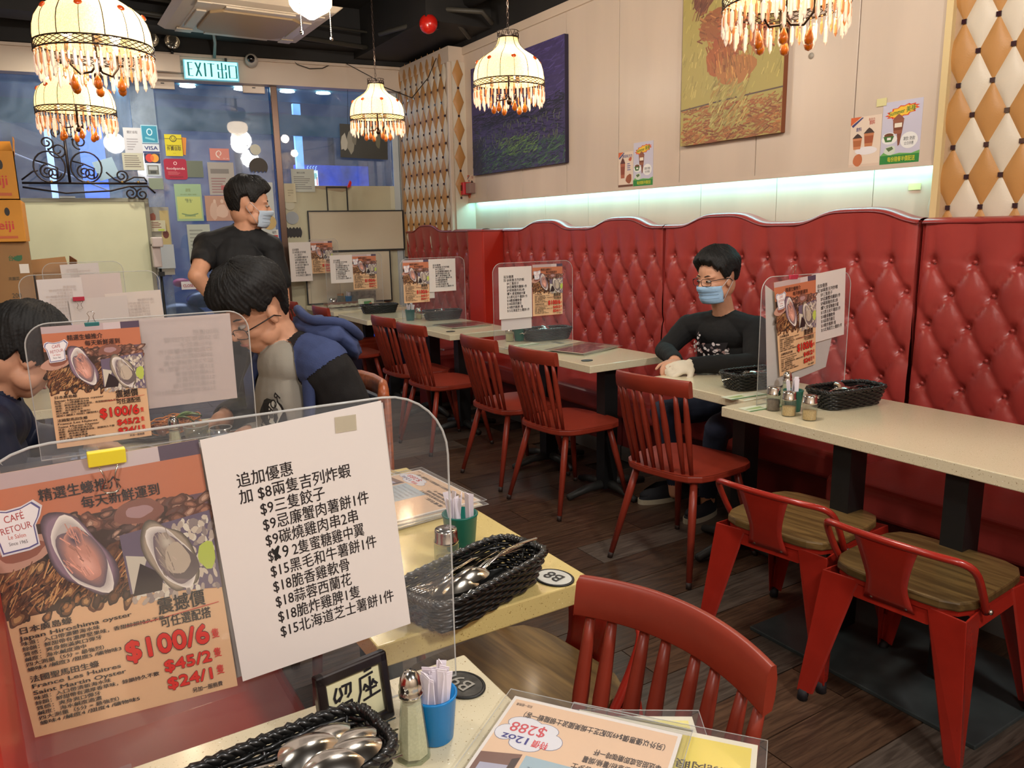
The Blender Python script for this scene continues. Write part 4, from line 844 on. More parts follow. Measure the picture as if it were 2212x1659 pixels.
CG='red spindle chairs along the right-hand tables'
ch=make_chair(); ch.location=(2.345,2.36,0); ch.rotation_euler=(0,0,R(9)); ch['label']='red spindle-back chair in front of the masked seated man, seat empty'; ch['group']=CG
for x,y,r,lab in ((2.36,3.255,R(5),'red spindle-back chair at the near end of the red menu table'),(2.36,3.80,R(2),'red spindle-back chair at the far end of the red menu table'),(2.33,4.66,R(4),'red spindle-back chair at the near end of the table with the green cup'),(2.36,5.20,R(2),'red spindle-back chair at the far end of the table with the green cup'),
    (2.26,6.28,R(0),'red spindle-back chair at the small far booth table, only its rail and seat showing'),(2.22,7.05,R(2),'farthest red spindle-back chair at the window table'),):
    dup(ch,(x,y,0),r,lab,CG)
dup(ch,(.532,.785,0),PI+R(7),'large red spindle-back chair in the foreground facing the nearest table')
# brown wooden chair of the eating man, a second one's rail
BW=woodmat('brown_chair_wood',(120,60,34),(158,84,48),.35)
t=thing('brown_armchair','brown wooden chair with dark pad behind the man in the hooded jacket','chair',(.80,2.62,0))
G().bx(-.22,.2,-.22,.22,.42,.46).build('seat',BW,t,bevel=.01); G().tube([(.17,-.21,.90),(.215,-.10,.905),(.225,0,.905),(.215,.1,.905),(.17,.21,.9)],.02,8,flat=2).build('top_rail',BW,t)
G().bx(.175,.20,-.17,.17,.62,.89).build('back_pad',mat('dark_pad',(54,58,70),.5),t,bevel=.01)
for x,y in ((-.19,-.19),(-.19,.19),(.185,-.2),(.185,.2)): G().tube([(x,y,0),(x,y,.43 if x<0 else .9)],.016,8).build('leg',BW,t)
t=thing('red_chair','red chair whose rounded rail shows above the large divider in front of the eating man','chair',(.66,2.2,0))
G().tube([(-.08,-.02,.83),(0,.0,.845),(.08,-.01,.83)],.018,8,flat=1.4).build('top_rail',REDP,t); G().bx(-.2,.2,-.40,.0,.43,.455).build('seat',REDP,t,bevel=.01)
for x in (-.17,.17):
    G().tube([(x,-.38,0),(x*.8,-.36,.44)],.014,8).build('leg',REDP,t); G().tube([(x,.02,0),(x*.8,-.02,.44),(x*.45,-.01,.83)],.014,8).build('leg',REDP,t)
# metal stools with wooden seats
WOODS=woodmat('stool_seat_wood',(74,56,30),(112,88,50),.35,(14,1.2,14),3.5,coat=.2)
def make_stool():
    t=thing('metal_stool','','stool')
    n=32; rim=[]
    for i in range(n):
        a=2*PI*i/n; c,s_=cos(a),sin(a); k=(abs(c)**5+abs(s_)**5)**-.2; rim.append((.205*c*k,.200*s_*k))
    G().prism(rim,.440,.468).build('wooden_seat',WOODS,t,bevel=.006)
    g=G()
    rin=[(x*.97,y*.97) for x,y in rim]; g.prism(rin,.425,.441); 
    # flared sheet-metal skirt between the legs
    for k in range(4):
        a=k*PI/2; c,s_=cos(a),sin(a); P3=[(.19,-.155,.43),(.19,.155,.43),(.196,.105,.382),(.198,-.105,.382)]
        vs=[Vector((x*c-y*s_,x*s_+y*c,z)) for x,y,z in P3]; g.add(vs,[(0,1,2,3)]); vs2=[v*.985+Vector((0,0,.005)) for v in vs]; g.add(vs2,[(3,2,1,0)])
    g.build('skirt',REDM,t)
    for sx in (-1,1):
        for sy in (-1,1):
            # leg: angled L-section plate tapering to the foot
            o=[]; 
            T_=[(.195,.10),(.205,.205),(.10,.195)]; B_=[(.236,.200),(.246,.242),(.204,.232)]
            vs=[Vector((sx*x,sy*y,.434)) for x,y in T_]+[Vector((sx*x,sy*y,.03)) for x,y in B_]
            iv=[Vector((sx*(x-.006),sy*(y-.006),.434)) for x,y in T_]+[Vector((sx*(x-.006),sy*(y-.006),.03)) for x,y in B_]
            g=G().add(vs+iv,[(0,1,4,3),(1,2,5,4),(6,9,10,7),(7,10,11,8),(0,3,9,6),(2,8,11,5),(0,6,7,1),(1,7,8,2),(3,4,10,9),(4,5,11,10)])
            l=g.build('leg',REDM,t,bevel=.003); G().tube([(sx*.232,sy*.225,.035),(sx*.234,sy*.228,.0)],.016,10).build('rubber_foot',mat('black_rubber',(26,22,26),.7),l)
            G().tube([(sx*(.205+.002),sy*.20,.30),(sx*.228,sy*.222,.14)],.006,6).build('pressed_ridge',REDM,l)
    # low backrest: bent tube and centre plate
    zt=.595; pts=[(-.10,-.207,.43),(-.14,-.212,.49),(-.185,-.212,zt-.03),(-.215,-.195,zt),(-.243,-.12,zt+.006),(-.252,0,zt+.008),(-.243,.12,zt+.006),(-.215,.195,zt),(-.185,.212,zt-.03),(-.14,.212,.49),(-.10,.207,.43)]
    sm=[]; 
    for i in range(len(pts)-1):
        for q in range(4): sm.append(Vector(pts[i]).lerp(Vector(pts[i+1]),q/4))
    sm.append(Vector(pts[-1]))
    for _ in range(3): sm=[sm[0]]+[(sm[i-1]+sm[i]*2+sm[i+1])/4 for i in range(1,len(sm)-1)]+[sm[-1]]
    G().tube(sm,.0105,10).build('back_tube',REDM,t)
    G().grid(lambda u,v: Vector((-.250+.046*(1-v)**1.4 -.0,(u-.5)*(.115+.06*abs(v-.35)**1.3*2),.40+v*.205)),6,10).build('back_plate',REDM,t,solid=.003)
    for s_ in (-.05,.05): G().lathe([(.008,0),(.007,.005),(0,.006)],10,(-.203,s_,.412),axis=(-1,0,0),caps=False).build('bolt',CHROME,t)
    for s_ in (-1,1): G().lathe([(.008,0),(.007,.005),(0,.006)],10,(-.10,s_*.218,.435),axis=(0,s_,0),caps=False).build('bolt',CHROME,t)
    return t
s1=make_stool(); s1.location=(2.165,1.62,0); s1.rotation_euler=(0,0,R(8)); s1['label']='red metal stool with wooden seat, the left one of the pair under the long table'; s1['group']='metal stools at the long table'
dup(s1,(2.135,1.16,0),R(4),'red metal stool with wooden seat, the right one of the pair under the long table','metal stools at the long table')
s3=dup(s1,(.80,1.33,0),PI+R(6),'red metal stool with grey wooden seat half hidden behind the foreground chair',None); del s3['group']
# ================================================================== TABLE DIVIDERS WITH POSTERS
TN=(28,20,24)
def mixc(a,b,t): return tuple(x+(y-x)*t for x,y in zip(a,b))
def shade_blob(a,cx,cy,rx,ry,ca,cb,L,rot,wob,seed,n=9,dx=0,dy=0,end=.25):
    a.fix=True
    for i in range(n):
        t=i/(n-1); k=1-(1-end)*t; a.blob(cx+dx*t,cy+dy*t,rx*k,ry*k,mixc(ca,cb,t),L+.05*i,30,rot,wob*(1-.4*t),seed)
    a.fix=False
def oyster(a,cx,cy,s,rot,c1,c2,c3,L,seed):
    shade_blob(a,cx,cy,.155*s,.25*s,tuple(x*.55 for x in c1),c1,L,rot,.10,seed,6,end=.88)
    shade_blob(a,cx+.012*s,cy-.01*s,.128*s,.215*s,(240,232,222),(196,186,180),L+.6,rot,.09,seed+1,5,end=.86)
    shade_blob(a,cx+.018*s,cy-.02*s,.108*s,.185*s,(120,104,112),c2,L+1.2,rot,.07,seed+2,8,end=.60)
    shade_blob(a,cx+.03*s,cy-.06*s,.060*s,.095*s,c2,tuple(min(255,x+34) for x in c2),L+1.8,rot,.10,seed+4,8)
    shade_blob(a,cx-.01*s,cy+.085*s,.050*s,.065*s,c2,c3,L+2.3,rot,.12,seed+3,7)
    strokes(a,40,(cx-.07*s,cy-.12*s,cx+.07*s,cy+.12*s),[tuple(min(255,x*k) for x in c2) for k in (.86,1.08,1.14,.94)],.05*s,.006*s,rot+PI/2,seed,L=L+2.7)
def poster_art():
    a=Art().rect(0,0,1,1,(229,186,142),0); L=1
    a.rect(0,.47,1,.90,(66,46,38),1); a.rect(0,.93,1,1,(190,170,170),1); a.rect(.78,.93,1,1,(86,70,90),1.3); a.rect(.62,.93,.80,1,(206,190,190),1.3); a.rect(0,.80,1,.945,(196,118,84),1.6)
    a.rect(.8,.70,1,.80,(112,86,96),1.6)
    r=random.Random(55)
    for _ in range(150): shade_blob(a,r.uniform(.02,.6),r.uniform(.485,.66)-.05*r.random(),r.uniform(.02,.06),r.uniform(.012,.03),r.choice([(86,52,36),(60,40,32),(104,64,44),(42,32,28)]),r.choice([(176,120,74),(150,96,60),(196,150,100),(120,80,54),(90,66,52)]),2+_*.0137,r.uniform(.3,1.0),.15,_,3,end=.45)
    strokes(a,240,(0,.48,.6,.62),[(150,96,60),(186,134,84),(104,64,44),(70,44,34),(206,160,106)],.06,.005,.7,70,L=4); [shade_blob(a,r.uniform(.0,.30),r.uniform(.60,.70),r.uniform(.02,.06),r.uniform(.015,.03),(36,30,26),r.choice([(66,52,42),(50,44,38),(96,70,56)]),2.2+_*.0137,r.uniform(0,1),.15,_+400,3,end=.4) for _ in range(50)]; [shade_blob(a,r.uniform(.3,1),r.uniform(.70,.80),r.uniform(.02,.06),r.uniform(.01,.025),r.choice([(92,60,50),(70,50,44),(110,70,58)]),r.choice([(176,124,100),(150,104,84),(200,160,136),(110,84,76)]),2.4+_*.0137,r.uniform(-.3,.5),.15,_+700,3,end=.4) for _ in range(70)]
    a.blob(.11,.705,.15,.055,(196,150,130),5,20,.15,.06,1).blob(.13,.71,.10,.03,(150,92,74),5.6,18,.1,.08,2).blob(.66,.775,.11,.05,(140,92,78),5,20,0,.08,3).blob(.66,.775,.06,.025,(176,140,140),5.6,16,0,.1,4)
    oyster(a,.36,.66,.74,.55,(150,124,140),(208,150,132),(90,80,96),7,5)
    a.poly([(.55,.47),(1,.42),(1,.73),(.55,.70)],(112,98,118),11); r=random.Random(5)
    for _ in range(190):
        x=r.uniform(.56,.99); y=r.uniform(.43,.71)
        if x<.80 and y>.50: continue
        a.blob(x,y,r.uniform(.012,.024),r.uniform(.009,.016),r.choice([(214,200,180),(186,170,156),(226,218,200),(150,136,132)]),11.6+r.random(),7,r.random()*3,.1,_)
    a.poly([(.56,.62),(.66,.60),(.60,.50),(.57,.47),(.56,.47)],(212,204,186),13); a.poly([(.62,.58),(.72,.52),(.70,.46),(.56,.46)],(48,34,36),13.2); a.blob(.95,.56,.05,.05,(190,204,90),13.4,14,0,.12,6)
    oyster(a,.77,.585,.66,.5,(176,160,140),(168,152,138),(206,196,180),14,9); a.blob(.82,.55,.07,.08,(112,100,98),17.2,18,.5,.1,12).blob(.80,.57,.055,.07,(196,180,160),17.6,18,.5,.1,13)
    # toast-shaped crest
    T_=[(.02,.865),(.01,.84),(.03,.815),(.045,.75),(.05,.715),(.16,.72),(.20,.73),(.20,.80),(.225,.83),(.24,.86),(.21,.885),(.16,.87),(.10,.865),(.05,.875)]
    a.poly([(.125+(x-.125)*1.08,.80+(y-.80)*1.08) for x,y in T_],(226,222,224),18); a.poly(T_,(86,84,140),18.4); a.poly([(.125+(x-.125)*.93,.80+(y-.80)*.93) for x,y in T_],(240,236,236),18.8)
    a.text('CAFÉ',.125,.828,.036,(180,70,70),21,align='c',off=.01,rot=.08).text('RETOUR',.125,.790,.034,(180,70,70),21,align='c',rot=.08).text('Le Salon',.12,.765,.022,(200,80,60),21,align='c').text('Since 1965',.12,.742,.018,(60,50,60),21,align='c')
    return a
def poster_letters():
    a=Art(); L=24
    a.text('精選生蠔推介',.24,.882,.048,TN,L,off=.025,width=.36).text('每天新鮮運到',.41,.828,.048,TN,L,off=.025,width=.36)
    y=.445
    for t_,w_,h in (('日本廣島蠔',.24,.034),('Japan Hiroshima oyster',.52,.028),('味道：入口帶濃鬱海水味',.36,.022),('餘韻：鮮甜帶有濃厚堅果味，香甜餘韻持久不散',.68,.022),('質感：爽身飽滿爽口彈牙',.36,.022),('鹹度：海水鹹度適中',.28,.022),('四大測量（5分 = 最強烈）',.36,.022),('蠔味4 /鹹度3 /甜度5 /礦物味3',.44,.022),('',0,.012),
        ('法國聖馬田生蠔',.32,.034),('France Les Huitres',.42,.028),('Saint Martin Oyster',.44,.028),('味道：入口帶清新海水味',.36,.022),('餘韻：鮮甜帶有濃厚香草味，餘韻持久不散',.60,.022),('質感：爽身爽口彈牙',.30,.022),('鹹度：海水鹹度適濃',.30,.022),('四大測量（5分 = 最強烈）',.38,.022),('蠔味4 /鹹度4 /甜度4 /礦物味5',.48,.022)):
        y-=h*.93
        if t_: a.text(t_,.035,y,h*.82,TN,L,off=.028,width=w_*.96)
    a.text('震撼價',.66,.372,.07,TN,L,off=.03,width=.24).stroke([(.58,.348),(.97,.366)],.003,(200,60,50),L).stroke([(.50,.352),(.66,.352)],.003,(200,60,50),L)
    a.text('可任選配搭',.66,.315,.048,TN,L,off=.03,width=.26)
    RD=(214,44,34)
    for t_,x,y,h,w_,ux in (('$100/6',.47,.215,.105,.42,.905),('$45/2',.64,.135,.062,.245,.90),('$24/1',.64,.062,.062,.235,.90)):
        a.text(t_,x,y,h,(60,14,14),L,wid=.075,width=w_); a.text(t_,x,y,h,RD,L+1,wid=.045,width=w_); a.text('隻',ux,y+.012,.042,RD,L,off=.03)
    a.text('另加一服務費',.76,.022,.022,TN,L,off=.02,width=.16); return a
def list_letters(seed=0):
    a=Art(); L=2; y=.80
    a.text('追加優惠',.14,.79,.062,TN,L,off=.012,width=.30)
    for i,(t_,w_) in enumerate((('加 $8兩隻吉列炸蝦',.62),('$9三隻餃子',.36),('$9忌廉蟹肉薯餅1件',.61),('$9碳燒雞肉串2串',.53),('$8',.06),('$15黑毛和牛薯餅1件',.62),('$18脆香雞軟骨',.44),('$18蒜蓉西蘭花',.44),('$18脆炸雞脾1隻',.48),('$15北海道芝士薯餅1件',.68))):
        y=.79-.0655*(i+1); x=.14 if i==0 else .235
        a.text(t_,x,y,.062,TN,L,off=.012,width=w_)
        if i==4:
            a.text('9',.315,y,.07,(20,18,20),L,off=.01,width=.035).text('2隻蜜糖雞中翼',.37,y,.062,TN,L,off=.012,width=.42); a.stroke([(.265,y+.045),(.30,y+.005),(.27,y+.03),(.30,y+.05),(.275,y+.0)],.012,(20,18,20),L+1)
    return a
PA=poster_art(); PLT=poster_letters(); LL=list_letters()
POSTER_P=P((229,186,142)); 
def warp(art,name,quad,step=.00025,flip=False):
    """print laid on a sheet whose four corners BL, BR, TR, TL are given in the divider's own frame (x, z)"""
    bl,br,tr,tl=quad; me=art.mesh(name,1,1,step)
    for v in me.vertices:
        u=1-v.co.x if flip else v.co.x; z=v.co.z; x_=(bl[0]*(1-u)+br[0]*u)*(1-z)+(tl[0]*(1-u)+tr[0]*u)*z; z_=(bl[1]*(1-u)+br[1]*u)*(1-z)+(tl[1]*(1-u)+tr[1]*u)*z
        v.co.x=x_; v.co.z=z_
    return me
def qsheet(name,label,quad,y,m,art=None,letters=None,group=None,th=.0006,step=.00006,cat='poster'):
    Mx=Matrix(((1,0,0),(0,0,1),(0,1,0))); cx_=sum(q[0] for q in quad)/4; cz_=min(q[1] for q in quad); q2=[(q[0]-cx_,q[1]-cz_) for q in quad]
    o=G().prism(q2,0,th,M=Mx).build(name,m); o.location=(cx_,y,cz_); tag(o,label,cat,group)
    if art: link_mesh('print',warp(art,'print',q2,step),o)
    if letters: link_mesh('lettering',warp(letters,'lettering',q2,step if not art else step),o)
    return o
def roundrect(W,H,r,both=True,n=8):
    P_=[(0,0),(W,0)]; P_+=[(W-r+r*cos(a),H-r+r*sin(a)) for a in [PI/2*i/n for i in range(n+1)]]; P_+=[(r-r*sin(a),H-r+r*cos(a)) for a in [PI/2*i/n for i in range(n+1)]]; return P_
EDGE=mat('acrylic_edge',(206,206,202),.2,alpha=.55)
def divider(label,x0,x1,y,z0,z1,r=.06,rz=0,group='clear acrylic dividers on the tables',th=.003):
    t=thing('acrylic_divider',label,'divider',((x0+x1)/2,y,z0),rz,group); W=x1-x0; pr=[(a-W/2,b) for a,b in roundrect(W,z1-z0,r)]; Mx=Matrix(((1,0,0),(0,0,1),(0,1,0)))
    G().prism(pr,-th/2,th/2,M=Mx).build('acrylic_sheet',ACR,t)
    G().tube([(a,0,b) for a,b in pr],.0018,5,closed=True).build('polished_edge',EDGE,t)
    for sx in (-.3,.3):
        if W>.3: G().bx(sx*W-.02,sx*W+.02,-.05,.05,-.0,.004).build('foot',ACR,t)
    return t
def clip(label,x,y,z,col,up=True,W=.032,rz=0):
    t=thing('binder_clip',label,'clip',(x,y,z),rz,'binder clips'); del t['group']; m=mat('clip_%d'%col[0],col,.35)
    G().prism([(-.007,0),(.007,0),(.002,-.018),(-.002,-.018)],-W/2,W/2,M=Matrix(((0,0,1),(1,0,0),(0,1,0)))).build('body',m,t,bevel=.001)
    s_=1 if up else -1; yo=0 if up else -.006
    zt=[0,.008,.014,.022,.026,.026,.022,.014,.008,0]; xs=[-.008,-.005,-.004,-.008,-.004,.004,.008,.004,.005,.008]
    z0_=0 if up else -.017
    k=W/.032
    G().tube([(a*k,yo-.0025,z0_+s_*b*k) for a,b in zip(xs,zt)],.0008*k,5).build('wire_handle',CHROME,t); return t
# nearest divider
divider('large foreground acrylic divider carrying the biggest oyster poster and price sheet',-.105,.500,.999,.756,1.222,.10)
qsheet('oyster_poster','largest oyster price poster, at the lower left with the yellow clip',[(-.061,.872),(.170,.858),(.152,1.203),(-.081,1.196)],.992,POSTER_P,PA,PLT)
qsheet('price_list_sheet','largest white Chinese price list, in the foreground centre left',[(.176,.865),(.421,.875),(.393,1.221),(.153,1.203)],.986,WHITE,None,LL,cat='notice')
qsheet('price_list_backing','blank second sheet peeking out behind the largest price list',[(.17,.863),(.424,.885),(.402,1.214),(.152,1.196)],1.0025,mat('white_paper2',(212,206,200),.6),cat='notice')
o=qsheet('clear_sleeve','clear plastic sleeve around the largest oyster poster',[(-.075,.842),(.18,.848),(.165,1.208),(-.095,1.204)],.9895,PLASTIC,cat='sleeve'); 
clip('yellow binder clip on top of the largest oyster poster',.050,.9885,1.207,(232,214,50),up=False,W=.040)
tag(G().bx(0,.03,-.0006,0,0,.022).build('tape_piece',mat('clear_tape',(206,196,170),.25,alpha=.5)),'piece of clear tape near the top of the largest price list','tape').location=(.325,.9852,1.185)
# second divider (food table)
divider('second acrylic divider with a mirrored price sheet, in front of the eating man',-.03,.452,2.0,.955,1.266,.05)
t=[o for o in C.objects if o.name.startswith('acrylic_divider')][-1]; G().bx(-.22,-.17,-.03,.03,-.205,.0).build('foot',ACR,t); G().bx(.12,.17,-.03,.03,-.205,.0).build('foot',ACR,t)
G().tube([(-.02,-.0,-.0),(.06,0,-.035),(.2,0,-.05),(.24,0,-.0)],.0018,5).build('lower_edge',EDGE,t)
W2=.198; o=sheet('oyster_poster','medium oyster price poster with the teal clip, left of the eating man','poster',W2,.279,POSTER_P,PA.mesh('print',W2,.279,.00015),PLT.mesh('lettering',W2,.279,.00015)); o.location=(.004,1.992,.980); pA,pL=[c.data for c in C.objects if c.parent==o][:2]
backlist=Art(); r_=random.Random(4)
LLm=list_letters(); LLm.c=[lin((197,184,178))]*len(LLm.c)
o=sheet('price_list_sheet','white price sheet seen from its back with mirrored writing beside the eating man','notice',.207,.217,mat('white_paper_warm',(206,190,184),.6)); o.location=(.204,2.006,1.043)
me=LLm.mesh('lettering',.207,.217,.0002); 
for v in me.vertices: v.co.x=.207-v.co.x
link_mesh('lettering',me,o)
clip('teal binder clip on top of the medium oyster poster',.105,1.996,1.262,(60,124,124),up=True,W=.030)
# third and fourth dividers seen from behind further left
PW=.22
divider('third acrylic divider with blank sheet backs on the left side',-.05,.50,3.9,.93,1.30,.05)
t=[o for o in C.objects if o.name.startswith('acrylic_divider')][-1]; G().bx(-.2,-.15,-.03,.03,-.18,0).build('foot',ACR,t); G().bx(.15,.2,-.03,.03,-.18,0).build('foot',ACR,t)
def backsheet(label,x0,x1,z0,z1,y,rot=0,col=(206,198,196),let=True,fl=True):
    o=sheet('price_list_sheet',label,'notice',x1-x0,z1-z0,mat('paper_back_%d'%col[0],col,.6)); o.location=(x0,y,z0); o.rotation_euler=(0,-rot,0)
    if let:
        me=LLm.mesh('lettering',x1-x0,z1-z0,.0004)
        if fl:
            for v in me.vertices: v.co.x=(x1-x0)-v.co.x
        link_mesh('lettering',me,o)
    return o
backsheet('left white sheet back with faint writing, beside the red clip',.02,.19,1.08,1.28,3.89,.02); backsheet('pinkish sheet back between two white sheets above the red clip',.185,.345,1.08,1.293,3.895,.02,(196,182,178),False)
backsheet('lower white sheet back behind the red clip',.13,.36,.98,1.19,3.88,.02,(200,190,186),False); backsheet('white sheet back with mirrored writing right of the red clip',.275,.505,1.0,1.205,3.885,.03,(208,196,188))
clip('red binder clip hanging upside down on the white sheet backs',.165,3.87,1.20,(190,60,80),up=False,W=.045)
divider('distant acrylic divider with a small white card at the pale board',.05,.42,4.6,.93,1.33,.05); backsheet('small white card with three dark lines before the pale frosted board',.135,.31,1.17,1.32,4.59,.03,(206,202,204),True,False)
tt=[o for o in C.objects if o.name.startswith('acrylic_divider')][-1]; G().bx(-.1,-.05,-.03,.03,-.18,0).build('foot',ACR,tt); G().bx(.05,.1,-.03,.03,-.18,0).build('foot',ACR,tt)
table('dining_table','dark-edged table under the left dividers, hidden behind the sheets',-.3,.6,3.7,4.62,posts=((.1,4.2),))
# right-hand dividers
def pair(y,xa,wa,za,ha,xb,wb,zb,hb,pl,ll,extra=None,group=None,rz=0):
    me=PA.mesh('print',wa,ha,.0004); ml=PLT.mesh('lettering',wa,ha,.0002)
    o=sheet('oyster_poster',pl,'poster',wa,ha,POSTER_P,me); o.location=(xa,y,za)
    k=link_mesh('lettering',ml,o); k.location=(0,-.006,0)
    m2=LL.mesh('lettering',wb,hb,.0004); q=sheet('price_list_sheet',ll,'notice',wb,hb,WHITE,m2); q.location=(xb,y-.003,zb); return o,q
divider('acrylic divider with sheet left and poster right, on the table with the red menu stack',2.285,2.86,3.9,.754,1.262,.06)
pair(3.885,2.553,.219,.936,.309,2.314,.231,.934,.305,'oyster poster in the middle of the long red banquettes, right of its price sheet','price sheet left of the oyster poster before the long red banquettes')
backsheet('blank lower sheet hanging under the price sheet before the long banquettes',2.335,2.55,.865,.94,3.897,0,(206,200,194),False)
divider('acrylic divider with poster left and sheet right, before the far corner booth',2.275,2.80,5.2,.754,1.262,.05)
pair(5.185,2.287,.205,.942,.309,2.492,.222,1.012,.24,'oyster poster left of its price sheet at the far corner booth','price sheet right of the oyster poster at the far corner booth'); backsheet('blank slip under the price sheet at the far corner booth',2.49,2.54,.965,1.02,5.197,0,(210,204,198),False)
divider('acrylic divider on the far table before the taller framed board',2.30,2.85,6.95,.754,1.27,.05)
pair(6.94,2.555,.235,.93,.325,2.34,.215,1.0,.255,'farthest but one oyster poster, right of its sheet on the window table','price sheet left of the poster on the window table, lower of the two')
divider('farthest acrylic divider beside the bronze post',2.32,2.62,7.50,.754,1.40,.04)
pair(7.49,2.345,.215,1.07,.31,2.13,.213,1.0,.375,'farthest oyster poster beside the framed board','price sheet nearest the bronze post at the window')
# long-table divider
divider('acrylic divider at the end of the long table beside the pepper shakers',2.375,2.925,2.015,.754,1.255,.06)
qsheet('oyster_poster','oyster poster on the long-table divider right of the masked seated man',[(2.493,.857),(2.711,.885),(2.679,1.252),(2.431,1.233)],2.005,POSTER_P,PA,PLT,step=.0002)
qsheet('price_list_sheet','price sheet at the right end of the long-table divider',[(2.70,.973),(2.893,.991),(2.876,1.272),(2.66,1.252)],2.009,WHITE,None,LL,cat='notice',step=.0002)
qsheet('price_list_backing','large white backing sheet behind the poster on the long-table divider',[(2.44,.80),(2.80,.86),(2.83,.99),(2.40,1.225)],2.02,mat('white_paper2',(212,206,200),.6),cat='notice')
clip('wire-legged clip on top of the long-table poster',2.545,2.005,1.258,(190,150,140),up=True,W=.045)
# ================================================================== THINGS ON THE TABLES
WICK=mat('black_wicker',(22,22,21),.35,coat=.3)
def ringpts(L,W,r,n=64,z=0,amp=0,k=0,ph=0):
    P_=[]
    for i in range(n):
        a=2*PI*i/n; c,s_=cos(a),sin(a); q=(abs(c)**5+abs(s_)**5)**-.2
        d=amp*sin(k*a+ph); P_.append((((L/2)*q+d)*c,((W/2)*q+d)*s_,z))
    return P_
def make_basket(L=.235,W=.115,H=.068):
    t=thing('wicker_basket','','basket')
    g=G(); rows=9
    for j in range(rows):
        f=j/(rows-1); l=L*(.86+.14*f); w_=W*(.80+.20*f)
        g.tube(ringpts(l,w_,.03,96,.006+f*(H-.010),.0022,22,(j%2)*PI),.0042,5,closed=True)
    g.build('woven_wall',WICK,t)
    g=G()
    for ph in (0,PI):
        pts=ringpts(L,W,.03,120,H); g.tube([(x*(1+.022*sin(34*2*PI*i/120/1+ph)),y*(1+.04*sin(34*2*PI*i/120+ph)),z+.0045*cos(34*2*PI*i/120+ph)) for i,(x,y,z) in enumerate(pts)],.0052,5,closed=True)
    g.build('braided_rim',WICK,t)
    g=G(); g.prism([(x,y) for x,y,z in ringpts(L*.84,W*.78,.03,32)],.001,.006)
    for i in range(0,96,6):
        a=ringpts(L*.85,W*.79,.03,96,.004)[i]; b=ringpts(L*.985,W*.98,.03,96,H-.002)[i]; g.tube([a,b],.0025,4)
    g.build('base_and_stakes',WICK,t); return t
bk=make_basket()
def spoon_mesh():
    def fn(u,v):
        a=u*2*PI; r=v; x=.032*r*cos(a)*(1+.12*cos(a)); y=.0215*r*sin(a); return Vector((x,y,.010*(1-r*r)))
    g=G().grid(fn,24,8,cu=True); g.grid(lambda u,v: fn(u,v)-Vector((0,0,.0012)),24,8,cu=True)
    pts=[(-.028,0,.001),(-.042,0,.004),(-.07,0,.010),(-.11,0,.008),(-.145,0,.004),(-.15,0,.003)]
    g.tube(pts,[.0028,.0024,.0026,.004,.0052,.003],8,flat=.35); return g
def fork_mesh():
    g=G(); g.grid(lambda u,v: Vector((-.02+u*.028,(v-.5)*(.018+.004*sin(u*3)),-.004*sin(u*3))),8,6)
    for k in range(4):
        y=(k-1.5)*.0062; g.tube([(.006,y,-.0005),(.025,y,.001),(.045,y,.005)],[.0019,.0018,.001],5)
    g.tube([(-.02,0,0),(-.05,0,.006),(-.10,0,.008),(-.14,0,.004)],[.0026,.0026,.004,.0035],8,flat=.4); return g
SP=spoon_mesh().build('spoon',CHROME); FK=fork_mesh().build('fork',CHROME); spm=SP.data; fkm=FK.data
for o in (SP,FK): bpy.data.objects.remove(o)
def cut(me,name,label,loc,rot,group=None):
    o=link_mesh(name,me,None,loc,rot); return tag(o,label,'cutlery',group)
def place_basket(x,y,z,rz,label,first=False,sc=1):
    o=bk if first else dup(bk); o.location=(x,y,z); o.rotation_euler=(0,0,rz); o['label']=label; o.scale=(sc,sc,min(sc,1.05)); return o
# basket A: at the bottom edge, spoons pointing to the camera side
place_basket(.185,.845,.751,R(6),'black wicker cutlery basket at the bottom edge before the reserved sign',True,1.12)
for i,(dx,dy,dz,a,tl) in enumerate(((.035,.018,.088,.30,-.25),(.060,.000,.082,.16,-.30),(.055,-.022,.086,-.05,-.28),(.028,-.034,.090,-.18,-.25),(.012,-.004,.096,.1,-.22))):
    o=cut(spm,'spoon','steel spoon in the basket before the reserved sign, '+('bowl highest and leftmost','bowl in the middle row','bowl lowest right','bowl nearest the camera','bowl on top of the others')[i],(.20+dx,.83+dy,.75+dz),(0.1*i-.2,tl+.3,R(8)+a),'spoons in the nearest basket'); o.scale=(1.25,1.25,1.25)
for i in range(4): cut(fkm,'fork','steel fork under the spoons in the basket before the reserved sign',(.19+.01*i,.80+.016*i,.80),(.3*i,-.05,R(8)+PI+.06*i),'forks in the nearest basket')
place_basket(.655,1.215,.751,R(18),'black wicker cutlery basket beside the B8 disc',sc=1.34).scale=(1.34,1.25,.95)
for i,(dx,dy,a) in enumerate(((-.02,-.018,0),(-.045,-.03,.05),(-.06,-.015,-.05))):
    o=cut(spm,'spoon','steel spoon in the basket beside the B8 disc, '+('shiny bowl on top','second bowl behind the top one','lowest bowl at the left')[i],(.655+dx,1.208+dy,.815-.005*i),(.1,.0,R(20)+PI+a),'spoons in the basket beside the B8 disc'); o.scale=(1.4,1.4,1.4)
for i,(dx,dy,a) in enumerate(((-.09,-.01,.1),(-.08,.008,.0),(-.10,-.035,.2),(-.02,.02,.05))):
    o=cut(fkm,'fork','steel fork fanned in the basket beside the B8 disc',(.655+dx,1.215+dy,.810-.004*i),(.5*(i%2),-.05,R(20)+PI+a),'forks in the basket beside the B8 disc'); o.scale=(1.2,1.2,1.2)
